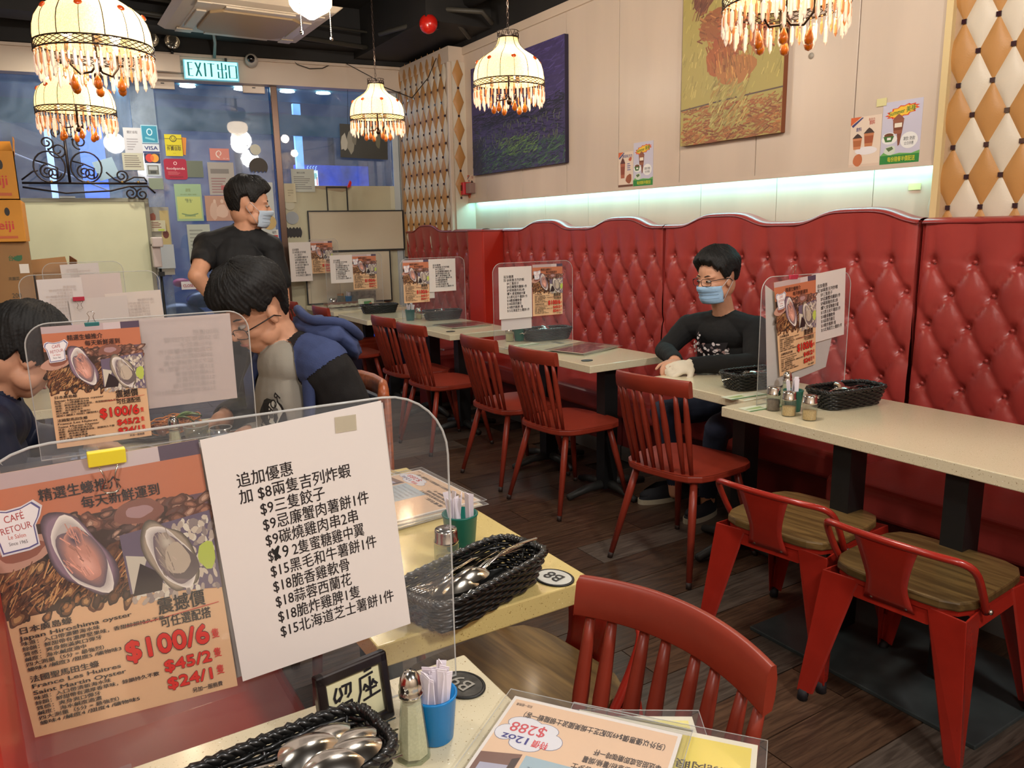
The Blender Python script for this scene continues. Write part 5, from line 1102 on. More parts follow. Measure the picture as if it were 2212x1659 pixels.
def filled(x,y,rz,label,where,sc=1,n=4):
    place_basket(x,y,.751,rz,label,sc=sc)
    for i in range(n):
        o=cut(spm if i%2 else fkm,'spoon' if i%2 else 'fork','steel %s in the basket %s'%('spoon' if i%2 else 'fork',where),(x-.03*cos(rz)+.01*i,y-.03*sin(rz)+(i-1.5)*.016,.812+.004*(i%2)),(.3*i,-.08,rz+PI*(i%3>0)+.1*i),'cutlery in the basket '+where); o.scale=(sc*.95,)*3
filled(2.665,1.825,R(-8),'black wicker basket on the long table right of the pepper shakers','on the long table',1.3)
filled(2.80,4.10,R(-8),'black wicker basket on the table with the red menu stack','at the red menu stack',1.35)
filled(2.80,5.60,R(-8),'black wicker basket on the table with the green cup at the far booth','at the far booth',1.30)
filled(2.60,6.45,R(-8),'black wicker basket on the small far booth table','on the small far table',1.35,3)
filled(2.66,2.27,R(-8),'black wicker basket behind the long-table divider on the table of the masked man','near the masked seated man',1.30,3)
tag(G().box((.25,2.95-.0,.757),(.24,.12,.012)).build('serving_board',mat('dark_tray',(30,30,30),.4),bevel=.004),'dark tray edge on the food table behind the second divider','tray')
# shakers
GL=glassmat('shaker_glass',(235,240,232),.12,.03,.10,(210,215,205))
def pepper(x,y,label,sc=1,fill=(196,160,110),level=.5):
    t=thing('pepper_shaker',label,'shaker',(x,y,.751)); t.scale=(sc,sc,sc)
    G().lathe([(.019,0),(.021,.003),(.021,.045),(.019,.050)],20).build('glass_body',GL,t); G().lathe([(.0185,.002),(.0185,.048*level+.004),(0,.048*level+.006)],18).build('spice',mat('spice_%d'%fill[0],fill,.8,noise_s=400,noise_a=.3),t)
    G().lathe([(.0195,.048),(.021,.05),(.021,.053),(.0195,.055),(.0195,.069),(.018,.073),(.006,.0735),(0,.0735)],20).build('metal_lid',CHROME,t)
    g=G()
    for i in range(5): g.lathe([(.0016,.0737),(0,.0738)],6,(.007*cos(i*1.26),.007*sin(i*1.26),0),caps=False)
    g.build('holes',BLACKM,t); return t
def salt(x,y,label,sc=1):
    t=thing('salt_shaker',label,'shaker',(x,y,.751)); t.scale=(sc,sc,sc)
    G().lathe([(.0225,0),(.0235,.004),(.022,.012),(.0145,.088),(.0135,.092)],8,smooth=False).build('glass_body',GL,t); G().lathe([(.0195,.006),(.0195,.014),(.013,.080),(0,.082)],8,smooth=False).build('salt',mat('salt',(214,206,180),.8,noise_s=300,noise_a=.1),t)
    G().lathe([(.0145,.089),(.0165,.091),(.0165,.096),(.0150,.098),(.0158,.104),(.0135,.116),(.007,.124),(0,.126)],20).build('metal_cap',CHROME,t)
    g=G()
    for i in range(6): g.sphere((.007*cos(i*1.05),.007*sin(i*1.05),.1235),.0014,6,4)
    g.build('holes',BLACKM,t); return t
salt(.365,.865,'tapered glass salt shaker with steel cap beside the blue cup',1.02)
pepper(.672,1.365,'glass shaker with steel lid behind the basket beside the B8 disc',1.25,(190,170,110),.4)
pepper(2.345,1.838,'left glass shaker of brown pepper on the long table',1.25); pepper(2.352,1.752,'right glass shaker of brown pepper on the long table',1.25); pepper(2.37,1.93,'third shaker behind the two brown pepper shakers on the long table',1.25,(120,100,90),.6); salt(2.47,1.95,'tapered salt shaker behind the divider on the long table',1.1)
pepper(2.565,4.18,'glass shaker left of the green cup on the table with the red menu stack',1.3,(214,200,150),.7); salt(2.70,4.21,'tapered salt shaker behind the green cup on the table with the red menu stack',1.1); pepper(2.66,5.75,'glass shaker beside the green cup at the far booth',1.25,(200,180,130),.6); salt(2.62,5.80,'tapered salt shaker beside the green cup at the far booth',1.1)
salt(.33,2.60,'tapered glass salt shaker beside the food plate',1.1); 
# cups with paper sachets
PAPERS=mat('sachet_paper',(222,214,222),.55)
sm_=G().bx(-.006,.006,-.0012,.0012,0,.085).bx(-.0065,.0065,-.0006,.0006,.080,.088).build('paper_sachet',PAPERS); sme=sm_.data; bpy.data.objects.remove(sm_)
def cup(x,y,col,label,where,sc=1,n=12,seed=0):
    t=thing('sachet_cup',label,'cup',(x,y,.751)); t.scale=(sc,sc,sc); m=mat('cup_%d_%d'%(col[0],col[2]),col,.35)
    G().lathe([(0,.001),(.024,0),(.0255,.002),(.0315,.066),(.033,.068),(.033,.071),(.030,.071),(.024,.004),(0,.004)],28,caps=False).build('body',m,t)
    r=random.Random(seed)
    for i in range(n):
        a=r.uniform(0,6.28); d=r.uniform(.003,.019)*sc; tl=r.uniform(.02,.22)
        o=link_mesh('paper_sachet',sme,None,(x+d*cos(a),y+d*sin(a),.757+.012*sc+r.uniform(0,.012)),(tl*sin(a)*-1,tl*cos(a),r.uniform(0,6.28))); o.scale=(sc*1.1,sc,sc*r.uniform(.88,1.05)); tag(o,'white paper toothpick sachet in the cup '+where,'sachet','sachets in the cup '+where)
cup(.408,.885,(0,120,190),'bright blue plastic cup of paper sachets beside the salt shaker','beside the salt shaker',.98,16,1)
cup(.745,1.44,(0,96,84),'green plastic cup of paper sachets behind the basket beside the B8 disc','behind the B8 basket',1.22,8,2)
cup(2.42,1.88,(0,86,72),'green plastic cup hidden behind the two brown pepper shakers','behind the pepper shakers',1.15,6,3)
cup(2.625,4.16,(0,90,84),'green plastic cup on the table with the red menu stack','at the red menu stack',1.2,6,4); cup(2.56,5.70,(0,96,96),'green plastic cup at the left end of the far booth table','at the far booth',1.25,6,5)
cup(2.70,7.50,(30,130,200),'bright blue cup in the tray on the window table','on the window table',1.1,5,6)
# reserved sign
t=thing('reserved_sign','black-framed tabletop sign with two handwritten Chinese characters','sign',(.322,.958,.751),R(6)); t.rotation_euler=(R(-10),0,R(8))
FB=mat('black_wood_frame',(34,24,24),.3,coat=.3)
W_,H_=.112,.100
for a_ in ((-W_/2,W_/2,H_-.016,H_),(-W_/2,W_/2,0,.014),(-W_/2,-W_/2+.015,.0,H_),(W_/2-.013,W_/2,.0,H_)): G().bx(a_[0],a_[1],-.008,.008,a_[2],a_[3]).build('frame',FB,t,bevel=.003)
G().bx(-W_/2+.01,W_/2-.01,-.002,.002,.01,H_-.012).build('paper',mat('cream_card',(214,208,168),.6),t)
G().box((0,.03,.035),(.05,.004,.09),(R(35),0,0)).build('easel_leg',FB,t)
a=Art(); K=(24,20,26); wd=.045
for s_ in ([(.18,.88),(.12,.70),(.14,.60),(.22,.66)],[(.24,.86),(.26,.70),(.20,.60)],[(.28,.88),(.44,.88),(.42,.70),(.36,.62)],[(.36,.86),(.33,.70)],[(.20,.50),(.20,.22),(.22,.18)],[(.20,.50),(.42,.52),(.42,.2)],[(.31,.52),(.31,.2)],[(.2,.36),(.42,.37)],[(.2,.2),(.42,.2)],
    [(.72,1.0),(.84,1.02)],[(.62,.88),(.86,.92)],[(.62,.88),(.60,.60),(.50,.30)],[(.70,.72),(.66,.62)],[(.70,.70),(.76,.62)],[(.86,.76),(.82,.66)],[(.86,.72),(.92,.64)],[(.80,.84),(.78,.44)],[(.70,.58),(.90,.60)],[(.64,.40),(.96,.46)]): a.stroke([(x,y*.86) for x,y in s_],wd,K,3)
link_mesh('handwriting',a.mesh('handwriting',.084,.078,.0002),t,(-.041,-.0022,.014))
# number discs
def disc_sign(x,y,label,txt,rz,worn=False,sc=1,z=.751):
    t=thing('number_disc',label,'sign',(x,y,z),rz); t.scale=(sc,sc,1)
    G().lathe([(0,0),(.034,0),(.034,.002),(.030,.0026),(.030,.002),(0,.002)],32,caps=False).build('rim',BLACKM,t).scale=(1,.80,1)
    o=G().lathe([(0,.0022),(.0295,.0022)],32,caps=False).build('face',mat('disc_face_worn' if worn else 'disc_face',(60,58,54) if worn else (196,196,188),.4,noise_s=60,noise_a=.6 if worn else .05),t); o.scale=(1,.80,1)
    if txt:
        a=Art().text(txt,.5,.24,.74,(30,28,30) if not worn else (150,146,136),align='c',off=.01); me=a.flat('lettering',.042,.042,.0001); k=link_mesh('lettering',me,t,(-.021,-.021,.0026))
    return t
disc_sign(.835,1.205,'oval black-rimmed white disc reading B8 on the yellow table','B8',R(104),sc=1.32); disc_sign(.498,.975,'worn dark oval number disc at the corner of the nearest table','B9',R(104),True,sc=1.22)
for x,y,l in ((2.50,3.28,'dark oval number disc on the table with the red menu stack'),(2.49,4.86,'dark oval number disc on the table with the green cup')): disc_sign(x,y,l,'',0,True)
# menus
def menu0():
    a=Art().rect(0,0,1,1,(228,222,216),0).rect(.02,.02,.98,.98,(226,192,160),1); K=(46,30,30)
    cl=[(.80,.235,.12,.07),(.66,.25,.07,.05),(.92,.25,.06,.05),(.84,.175,.10,.045),(.72,.185,.08,.04),(.78,.30,.09,.04)]
    for x,y,rx,ry in cl: a.blob(x,y,rx*1.05,ry*1.07,(130,130,150),2)
    for x,y,rx,ry in cl: a.blob(x,y,rx,ry,(222,222,228),3)
    a.text('特價',.655,.262,.05,(214,40,50),5,off=.02,width=.09).text('12oz',.755,.258,.062,(50,50,130),5,off=.03,width=.17).text('$288',.70,.175,.09,(204,70,80),5,width=.21,off=.01)
    a.rect(.38,.36,.74,.96,(160,184,196),2)
    for i in range(9): a.text(('CAB USDA Prime','牛肉的公式大概是','CAB = (USDA Choice','USDA Prime) CAB')[i%4],.42,.86-.055*i,.036,(70,90,110),4,width=.28)
    a.text('套餐包括：',.05,.40,.05,K,5,off=.03,width=.26)
    for i,t_ in enumerate(('羅宋湯或忌廉湯及蒜蓉多士','主菜可選飯/意粉/薯條/焗薯','奉送甜品或即磨咖啡一杯')): a.text(t_,.05,.335-.055*i,.042,K,5,off=.02,width=.44-.04*i)
    a.text('（另外以優惠價$49加配芝士焗美國波士頓龍蝦一客）',.04,.095,.045,K,5,off=.025,width=.84); a.text('另加一服務費',.86,.045,.022,K,5,width=.1)
    a.poly([(.76,.36),(.98,.40),(.98,.96),(.76,.96)],(120,84,72),2.5).poly([(.80,.44),(.95,.46),(.95,.90),(.82,.88)],(170,170,190),3).poly([(.76,.38),(.80,.40),(.79,.8)],(60,40,36),3.4); return a
def menu1(c1=(236,226,140),c2=(120,110,70)):
    a=Art().rect(0,0,1,1,(228,222,200),0).rect(.03,.03,.97,.97,c1,1); K=(46,36,30)
    a.text('另加一服務費',.70,.06,.03,K,5,width=.2)
    for i in range(7): a.text(('精選晚餐','炭燒肉眼扒','意粉/飯/薯條','羅宋湯忌廉湯','甜品咖啡')[i%5],.08,.85-.11*i,.06,K,5,off=.02,width=.4)
    a.blob(.74,.3,.16,.12,c2,3,16,0,.1,3).blob(.72,.65,.18,.14,(140,80,50),3,16,0,.12,5).blob(.72,.66,.12,.09,(180,120,70),4,14,0,.12,7); return a
def menu2():
    a=Art().rect(0,0,1,1,(222,206,170),0).rect(.03,.04,.97,.96,(150,66,66),1); strokes(a,160,(.04,.06,.9,.9),[(120,60,60),(170,90,80),(100,50,50),(190,130,110)],.12,.03,.2,5,L=2); a.rect(.03,.84,.97,.96,(206,180,130),5).rect(.7,.05,.97,.3,(206,190,160),5.2); return a
def menu(label,x,y,z,rz,W,H,art,col=(228,220,206),sleeve=True,th=.0015,tilt=0):
    t=thing('menu',label,'menu',(x,y,z),rz); t.rotation_euler=(tilt,0,rz); G().bx(-W/2,W/2,-H/2,H/2,0,th).build('page',mat('menu_page_%d_%d'%(col[0],col[2]),col,.4),t)
    link_mesh('print',art.flat('print',W,H,.0001),t,(-W/2,-H/2,th))
    if sleeve:
        e=.012; G().bx(-W/2-e,W/2+e,-H/2-e,H/2+e,th+.0025,th+.003).build('clear_sleeve',PLASTIC,t)
        G().tube([(-W/2-e,-H/2-e,th+.002),(W/2+e,-H/2-e,th+.002),(W/2+e,H/2+e,th+.002),(-W/2-e,H/2+e,th+.002)],.0008,4,closed=True).build('sleeve_edge',EDGE,t)
    return t
m0=menu0()
menu('pale yellow laminated menu poking out under the top menu at the bottom edge',.545,.655,.7515,R(146),.25,.32,menu1(),(228,220,150)); menu('yellow-edged laminated menu at the bottom of the nearest stack',.555,.615,.7565,R(128),.25,.33,menu1((226,206,90)),(230,214,110))
menu('top laminated $288 set menu lying upside down at the bottom edge',.481,.692,.7615,R(125.4),.25,.33,m0)
menu('green and yellow laminated menu under the stack on the yellow table',.745,1.94,.7515,R(100),.28,.22,menu1((206,206,130),(90,130,80)),(206,196,130)); menu('cream laminated menu in the middle of the stack on the yellow table',.775,1.80,.756,R(96),.33,.25,menu1((230,200,150)),(220,206,160)); menu('laminated menu under the top one on the yellow table',.785,1.80,.7605,R(91),.33,.25,menu1((230,190,150)),(224,214,190))
menu('top laminated $288 menu on the yellow table behind the large divider',.785,1.815,.765,R(93),.33,.25,m0)
MN2=menu2()
for i,(dx,r_2) in enumerate(((.0,22),(.01,17),(-.01,19))): menu('laminated red food menu, %s of the stack beside the table of the masked seated man'%('bottom','middle','top')[i],2.72+dx,3.60,.7515+.005*i,R(r_2),.36,.25,MN2,(206,192,150))
for i,(dx,r_2) in enumerate(((.0,-4),(.01,2))): menu('laminated brownish menu, %s of two on the table with the green cup'%('lower','upper')[i],2.72+dx,5.12,.7515+.005*i,R(r_2),.34,.26,menu1((206,180,130)) if i==0 else MN2,(196,180,140))
# promotional table cards lying flat
def card(label,x,y,rz): menu(label,x,y,.7508,rz,.20,.07,Art().rect(0,0,1,1,(206,210,186),0).rect(0,0,1,.16,(60,110,40),1).blob(.3,.5,.22,.2,(150,170,110),2,12,0,.2,1).blob(.65,.55,.2,.2,(220,214,190),2,12,0,.2,2),(206,210,186),False,.0008)
card('small green-edged card lying at the end of the long table under the divider',2.38,1.985,R(-4)); card('small green-edged card lying on the table of the masked seated man by the basket',2.48,2.17,R(-4)); card('small green card lying left of the red menu stack',2.55,3.98,R(10))
# food table
t=thing('food_plate','black oval plate of noodles and greens on the food table','plate',(.36,2.93,.751))
G().lathe([(0,.004),(.10,.006),(.135,.020),(.137,.022),(.10,.003),(0,.0)],32,caps=False).build('plate',mat('dark_plate',(40,30,28),.3),t)
g=G(); r=random.Random(2)
for i in range(60):
    a0=r.uniform(0,6.28); rr_=r.uniform(.02,.06); cx0,cy0=r.uniform(-.02,.07),r.uniform(-.03,.03); z0=r.uniform(.02,.055)
    g.tube([(cx0+rr_*cos(a0+q*.35),cy0+rr_*sin(a0+q*.35),z0+.006*sin(q)) for q in range(10)],.0022,5)
g.build('noodles',mat('noodle',(200,120,50),.35),t)['kind']='stuff'
g=G()
for i in range(9): g.sphere((r.uniform(-.10,-.0),r.uniform(-.05,.05),.03),(.024,.016,.014),10,6,rot=Euler((r.random(),r.random(),r.random()*6)).to_matrix())
g.build('glazed_meat',mat('glazed_meat',(120,60,20),.2,coat=.6),t)
for i in range(7):
    a0=r.uniform(-1,1); G().grid(lambda u,v: Vector((.02+.09*u*cos(a0),.10*u*sin(a0)+(v-.5)*.03*sin(PI*u),.055+.012*sin(PI*u)+.004*cos(9*v))),8,4).build('green_leaf',mat('leaf_green',(96,128,50),.4),t)
def tumbler(name,label,x,y,r0,h,m,liq=None):
    t=thing(name,label,'glass',(x,y,.751)); G().lathe([(0,0),(r0*.8,0),(r0,h),(r0-.002,h),(r0*.78,.006),(0,.005)],24,caps=False).build('body',m,t); G().tube([(r0*cos(2*PI*i/24),r0*sin(2*PI*i/24),h) for i in range(24)],.0014,5,closed=True).build('rim',EDGE,t)
    if liq: G().lathe([(r0*.78,.007),(r0*.88,h*.6),(0,h*.6)],20).build('drink',glassmat('water',(235,240,235),.12,.02,.2),t)
    return t
tumbler('water_glass','clear water glass in front of the food plate',.405,2.66,.040,.085,GL,1); tumbler('steel_cup','steel cup with a pale blue handle beside the water glass',.475,2.62,.036,.075,CHROME); tumbler('steel_cup','second steel cup nearest the hand of the eating man',.505,2.56,.036,.065,CHROME)
t=thing('spoon_rest','small white saucer at the edge of the food table','saucer',(.41,2.57,.751)); G().lathe([(0,.003),(.02,.003),(.036,.010),(.037,.011),(.02,0),(0,0)],24,caps=False).build('dish',mat('white_ceramic',(220,216,206),.25),t)
# window table clutter
t=thing('brown_tray','brown tray holding cups on the window table','tray',(2.66,7.50,.751)); G().bx(-.20,.16,-.08,.08,0,.012).bx(-.20,.16,-.085,-.075,0,.03).build('tray',mat('tray_brown',(130,84,64),.5),t,bevel=.004)
t=thing('steel_cup','steel bowl in the brown tray on the window table','cup',(2.54,7.50,.765)); G().lathe([(.03,0),(.045,.05),(.043,.05),(.028,.003)],20).build('body',CHROME,t)
t=thing('jar','tan-lidded jar in the brown tray','jar',(2.63,7.54,.765)); G().lathe([(.03,0),(.032,.06),(.03,.07)],16).build('body',GL,t); G().lathe([(.033,.07),(.033,.09),(0,.09)],16).build('lid',mat('tan_lid',(196,140,80),.5),t)
t=thing('wet_wipe_box','white and green wet wipe box on the window table','box',(2.75,7.15,.751),.2); G().bx(-.075,.075,-.03,.03,0,.07).build('carton',mat('carton_white',(214,220,196),.5),t,bevel=.008); link_mesh('print',Art().rect(.2,.3,.75,.7,(60,140,70),1).blob(.7,.35,.12,.14,(190,90,50),2,12).mesh('print',.15,.07),t,(-.075,-.031,0))
t=thing('grey_paper_stack','grey crumpled paper and plastic on the window table','paper',(2.55,7.2,.751)); 
G().grid(lambda u,v: Vector(((u-.5)*.36,(v-.5)*.2,.004+.02*noise.noise(Vector((u*7,v*6,1)))+.012)),20,14).build('crumpled_film',mat('crumpled_film',(190,186,160),.25),t)
t=thing('napkin_box','grey marbled upright card behind the cups on the window table','card',(2.86,7.52,.751)); G().bx(-.14,.14,-.005,.005,0,.12).build('card',mat('marble_grey',(130,130,120),.5,noise_s=20,noise_a=.5),t)
# cartons at the far left
CB=mat('cardboard',(168,122,66),.7,noise_s=4,noise_a=.06); CB2=mat('cardboard_brown',(150,112,70),.7,noise_s=4,noise_a=.08); YB=mat('yellow_carton',(206,140,44),.6)
def carton(label,cx,cy,z,W,D,H,m,rz=0,open_=False,art=None,red=False,holes=False):
    t=thing('carton',label,'box',(cx,cy,z),rz)
    if open_:
        for a_ in ((-W/2,W/2,-D/2,-D/2+.004,0,H),(-W/2,W/2,D/2-.004,D/2,0,H),(-W/2,-W/2+.004,-D/2,D/2,0,H),(W/2-.004,W/2,-D/2,D/2,0,H),(-W/2,W/2,-D/2,D/2,0,.004)): G().bx(*a_).build('side',m,t)
        G().add([(-W/2,D/2,H),(W/2,D/2,H),(W/2-.01,D/2+.03,H+.085),(-W/2,D/2+.03,H+.07)],[(0,1,2,3)]).build('flap',m,t,solid=.004); G().add([(W/2,-D/2,H),(W/2,D/2,H),(W/2+.01,D/2,H+.09),(W/2+.005,-D/2,H+.07)],[(0,1,2,3)]).build('flap',m,t,solid=.004)
    else: G().bx(-W/2,W/2,-D/2,D/2,0,H).build('body',m,t,bevel=.003)
    if art: link_mesh('print',art.mesh('print',W,H,.0005),t,(-W/2,-D/2,0))
    return t
def mk(): 
    a=Art(); a.text('meiji',.5,.30,.30,(196,50,40),3,off=.02,width=.36); a.blob(.80,.72,.035,.10,(20,14,10),2,12).blob(.5,.62,.10,.10,(24,16,10),2,16).rect(.44,.74,.60,1,(180,40,36),2).rect(.2,.08,.9,.14,(190,90,40),2); return a
t=thing('side_cabinet','dark wooden cabinet carrying the stacked cartons at the left edge','cabinet',(-.17,4.95,0)); G().bx(-.33,.14,-.25,.25,0,1.08).build('body',mat('cabinet_wood',(84,60,40),.5),t,bevel=.004); G().bx(-.34,.15,-.262,.25,1.08,1.10).build('top',mat('cabinet_top',(120,90,60),.5),t)
carton('tall brown carton with green print at the bottom of the stack on the left',-.13,4.98,1.10,.28,.32,.34,CB2,0,False,Art().text('台式',.64,.72,.09,(40,100,60),3,off=.02).blob(.80,.75,.07,.05,(40,100,60),2,8,0,.2,1).rect(.80,.52,.95,.66,(226,220,210),2).text('高麗菜',.6,.42,.06,(70,70,50),3).text('200',.62,.15,.10,(60,60,50),3))
carton('orange-yellow carton with red lettering and tape above the brown one',-.155,4.96,1.44,.33,.34,.21,YB,R(-3),False,mk()); carton('open orange-yellow carton with red lettering at the top of the stack on the left',-.165,4.96,1.652,.33,.34,.24,YB,0,True,mk())
carton('open brown carton with upright flaps right of the stack',.105,4.98,1.10,.20,.25,.165,CB2,R(6),True,Art().blob(.6,.55,.12,.2,(170,60,50),2,12,0,.2,1).blob(.35,.25,.05,.1,(220,190,130),2,10))
# ================================================================== PEOPLE
import numpy as np
SKIN=mat('skin',(198,146,116),.5,noise_s=30,noise_a=.05); HAIR=mat('black_hair',(13,11,10),.68,bump=.8,bump_s=90,stretch=(1,1,.25)); LIP=mat('lip_skin',(160,96,84),.45)
def cap_cone(g,p0,p1,r0,r1,fl=1,n=14,mi=0):
    p0=Vector(p0);p1=Vector(p1);d=(p1-p0); L=d.length; d=d.normalized() if L>1e-6 else Vector((0,0,1)); pts=[];rs=[]
    for k in range(5): a=PI/2*k/4; pts.append(p0-d*r0*cos(a)); rs.append(max(1e-4,r0*sin(a)))
    for q in (.33,.66): pts.append(p0.lerp(p1,q)); rs.append(r0+(r1-r0)*q)
    for k in range(5): a=PI/2*(1-k/4); pts.append(p1+d*r1*cos(a)); rs.append(max(1e-4,r1*sin(a)))
    g.tube(pts,rs,n,flat=fl,mi=mi)
class Fig:
    def __init__(s,name,label,loc):
        s.root=thing(name,label,'person',loc); s.o=Vector(loc); s.g=G(); s.seg=[]; s.cl={}
    def L(s,p): return Vector(p)-s.o
    def cone(s,lab,p0,p1,r0,r1,fl=1):
        a,b=s.L(p0),s.L(p1); cap_cone(s.g,a,b,r0,r1,fl); s.seg.append((lab,a,b,r0,r1))
    def ell(s,lab,c,r,rot=None):
        c=s.L(c); q=Euler(rot).to_matrix() if rot is not None and not isinstance(rot,Matrix) else rot
        s.g.sphere(c,r,20,14,rot=q); 
        # as a segment along its longest axis
        i=max(range(3),key=lambda k:r[k]); m=sorted(r)[1]; ax=Vector([1 if k==i else 0 for k in range(3)])*(max(r)-m); 
        if q is not None: ax=q@ax
        s.seg.append((lab,c-ax,c+ax,m,m))
    def head(s,c,yaw,pitch,sc=1,roll=0):
        s.hc=s.L(c); s.hm=Matrix.Rotation(yaw,3,'Z')@Matrix.Rotation(pitch,3,'Y')@Matrix.Rotation(roll,3,'X'); s.hs=sc
        H=lambda p: s.hc+s.hm@(Vector(p)*sc)+s.o
        e=lambda p,r,rot=None: s.ell('skin',H(p),tuple(x*sc for x in r),s.hm@(Euler(rot).to_matrix() if rot else Matrix.Identity(3)))
        e((-.005,0,.025),(.092,.073,.088)); e((.018,0,-.02),(.072,.064,.085)); e((.035,0,-.070),(.046,.046,.038)); e((.050,0,-.088),(.026,.028,.020)); e((-.03,0,-.03),(.06,.058,.07))
        for y in (-1,1):
            e((.052,.034*y,-.028),(.028,.024,.026)); e((.066,.030*y,.018),(.018,.026,.009)); e((-.004,.073*y,-.010),(.020,.007,.030),(.0,0,.25*y)); e((.02,.05*y,-.06),(.035,.018,.03))
        s.cone('skin',H((.080,0,.010)),H((.098,0,-.026)),.0085*sc,.0135*sc); e((.090,.010,-.030),(.010,.008,.007)); e((.090,-.010,-.030),(.010,.008,.007))
        e((.078,0,-.056),(.012,.022,.006)); e((.076,0,-.066),(.012,.018,.006))
        s.H=H
    def hand(s,w,f,up,curl=.5,side=1,lab='skin',sc=1,thumb=1):
        """w wrist, f forward direction, up back-of-hand normal"""
        f=Vector(f).normalized(); up=Vector(up); up=(up-f*up.dot(f)).normalized(); r=f.cross(up)*side; w=Vector(w)
        q=Matrix((f,r,up)).transposed(); s.ell(lab,w+f*.045*sc,(.048*sc,.040*sc,.016*sc),q)
        for k,(oy,l) in enumerate(((-.030,.070),(-.010,.080),(.010,.075),(.029,.058))):
            b=w+f*.078*sc+r*oy*sc; a1=curl*.5; p1=b+(f*cos(a1)-up*sin(a1)+r*oy*1.2)*l*.42*sc; a2=curl*1.3; p2=p1+(f*cos(a2)-up*sin(a2))*l*.33*sc; a3=curl*1.9; p3=p2+(f*cos(a3)-up*sin(a3))*l*.25*sc
            s.cone(lab,b-f*.01,p1,.0092*sc,.0088*sc); s.cone(lab,p1,p2,.0087*sc,.008*sc); s.cone(lab,p2,p3,.008*sc,.0068*sc)
        b=w+f*.022*sc-r*.030*sc; p1=b+(f*.55-r*.75-up*.25).normalized()*.038*sc; p2=p1+(f*.85-r*.25-up*.35).normalized()*.030*sc
        s.cone(lab,b,p1,.0115*sc,.0098*sc); s.cone(lab,p1,p2,.0096*sc,.0078*sc)
    def finish(s,clothes,vox=.0052):
        """remesh to one continuous body; clothes: {label: (part name, material, offset, fold)}"""
        o=s.g.build('tmp',SKIN); m=o.modifiers.new('r','REMESH'); m.mode='VOXEL'; m.voxel_size=vox; m.use_smooth_shade=True
        sm_=o.modifiers.new('s','SMOOTH'); sm_.factor=.6; sm_.iterations=4
        dg=bpy.context.evaluated_depsgraph_get(); me=bpy.data.meshes.new_from_object(o.evaluated_get(dg)); bpy.data.objects.remove(o)
        me.name='body'; me.materials.clear(); me.materials.append(SKIN); me.polygons.foreach_set('use_smooth',[True]*len(me.polygons))
        b=bpy.data.objects.new('body',me); C.objects.link(b); b.parent=s.root
        nv=len(me.vertices); co=np.empty(nv*3); me.vertices.foreach_get('co',co); co=co.reshape(-1,3); no=np.empty(nv*3); me.vertices.foreach_get('normal',no); no=no.reshape(-1,3)
        best=np.full(nv,1e9); lab=np.zeros(nv,int); names=sorted(set(q[0] for q in s.seg))
        for (l,a,b_,r0,r1) in s.seg:
            a=np.array(a); d=np.array(b_)-a; L2=d@d; t=np.clip(((co-a)@d)/L2,0,1) if L2>1e-12 else np.zeros(nv); dist=np.linalg.norm(co-(a+t[:,None]*d),axis=1)-(r0+(r1-r0)*t)
            k=dist<best; best[k]=dist[k]; lab[k]=names.index(l)
        for l,(pn,mt,off,fold) in clothes.items():
            if l not in names: continue
            ids=set(np.nonzero(lab==names.index(l))[0].tolist()); fs=[tuple(p.vertices) for p in me.polygons if sum(v in ids for v in p.vertices)>=2]
            used=sorted({v for f in fs for v in f}); mp={v:i for i,v in enumerate(used)}; vs=[]
            for v in used:
                p=Vector(co[v]); n_=Vector(no[v]); q=noise.noise(Vector((p.x*13,p.y*13,p.z*9)))+.5*noise.noise(Vector((p.x*30,p.y*30,p.z*18)))
                vs.append(p+n_*(off+fold*q))
            mc=bpy.data.meshes.new(pn); mc.from_pydata(vs,[],[tuple(mp[v] for v in f) for f in fs]); mc.materials.append(mt); mc.polygons.foreach_set('use_smooth',[True]*len(mc.polygons)); mc.update()
            link_mesh(pn,mc,s.root)
        return s.root
    def hair(s,name='hair',front=.55,temple=.30,burn=-.12,ear=.16,back=-.62,thick=.026,fringe=0,seed=0,m=None,part=0):
        H=s.H; ks=[(0,front),(32,front*.95),(58,temple),(76,burn),(86,burn*.9),(97,ear),(112,ear*.6),(128,back*.75),(180,back)]
        def line(a):
            a=abs(math.degrees(math.atan2(sin(a),cos(a))))
            for (a0,v0),(a1,v1) in zip(ks,ks[1:]):
                if a<=a1: t=(a-a0)/(a1-a0); t=t*t*(3-2*t); return v0+(v1-v0)*t
            return back
        def fn(u,v):
            az=u*2*PI; el=-PI/2+v*PI; d=Vector((cos(az)*cos(el),sin(az)*cos(el),sin(el)))
            ln=line(az); ln+=.05*noise.noise(Vector((az*7,seed,0)))+.035*noise.noise(Vector((cos(az)*22,sin(az)*22,seed)))
            if cos(az)>.15: ln-=fringe*(.55+.9*noise.noise(Vector((az*3.2,seed*1.7,2)))+.35*noise.noise(Vector((az*14,seed,5))))*min(1,(cos(az)-.15)*3)
            k=1/(1+math.exp(-(el-ln)/.022)); q=min(1,max(0,(el+.25)/1.0)); q=q*q*(3-2*q); th=thick*(.32+.68*q)
            sw=az*1.0+.5*el; st_=.0008*noise.noise(Vector((cos(sw)*11,sin(sw)*11,el*1.6+seed)))+.0024*noise.noise(Vector((cos(sw)*30,sin(sw)*30,el*3+seed)))+.0020*noise.noise(Vector((cos(sw)*70,sin(sw)*70,el*4)))
            big=.008*noise.noise(Vector((d.x*2.4+seed,d.y*2.4,d.z*2.4)))
            p=Vector((.094*d.x,.076*d.y,.092*d.z))
            if el<0: p.x*=(1-.12*max(0,-el))
            h=(th+st_*1.6+big*q)*k-.018*(1-k)
            p+=d*h+Vector((-.005,0,.025)); return H(p)-s.o
        G().grid(fn,260,100,cu=True).build(name,m or HAIR,s.root)
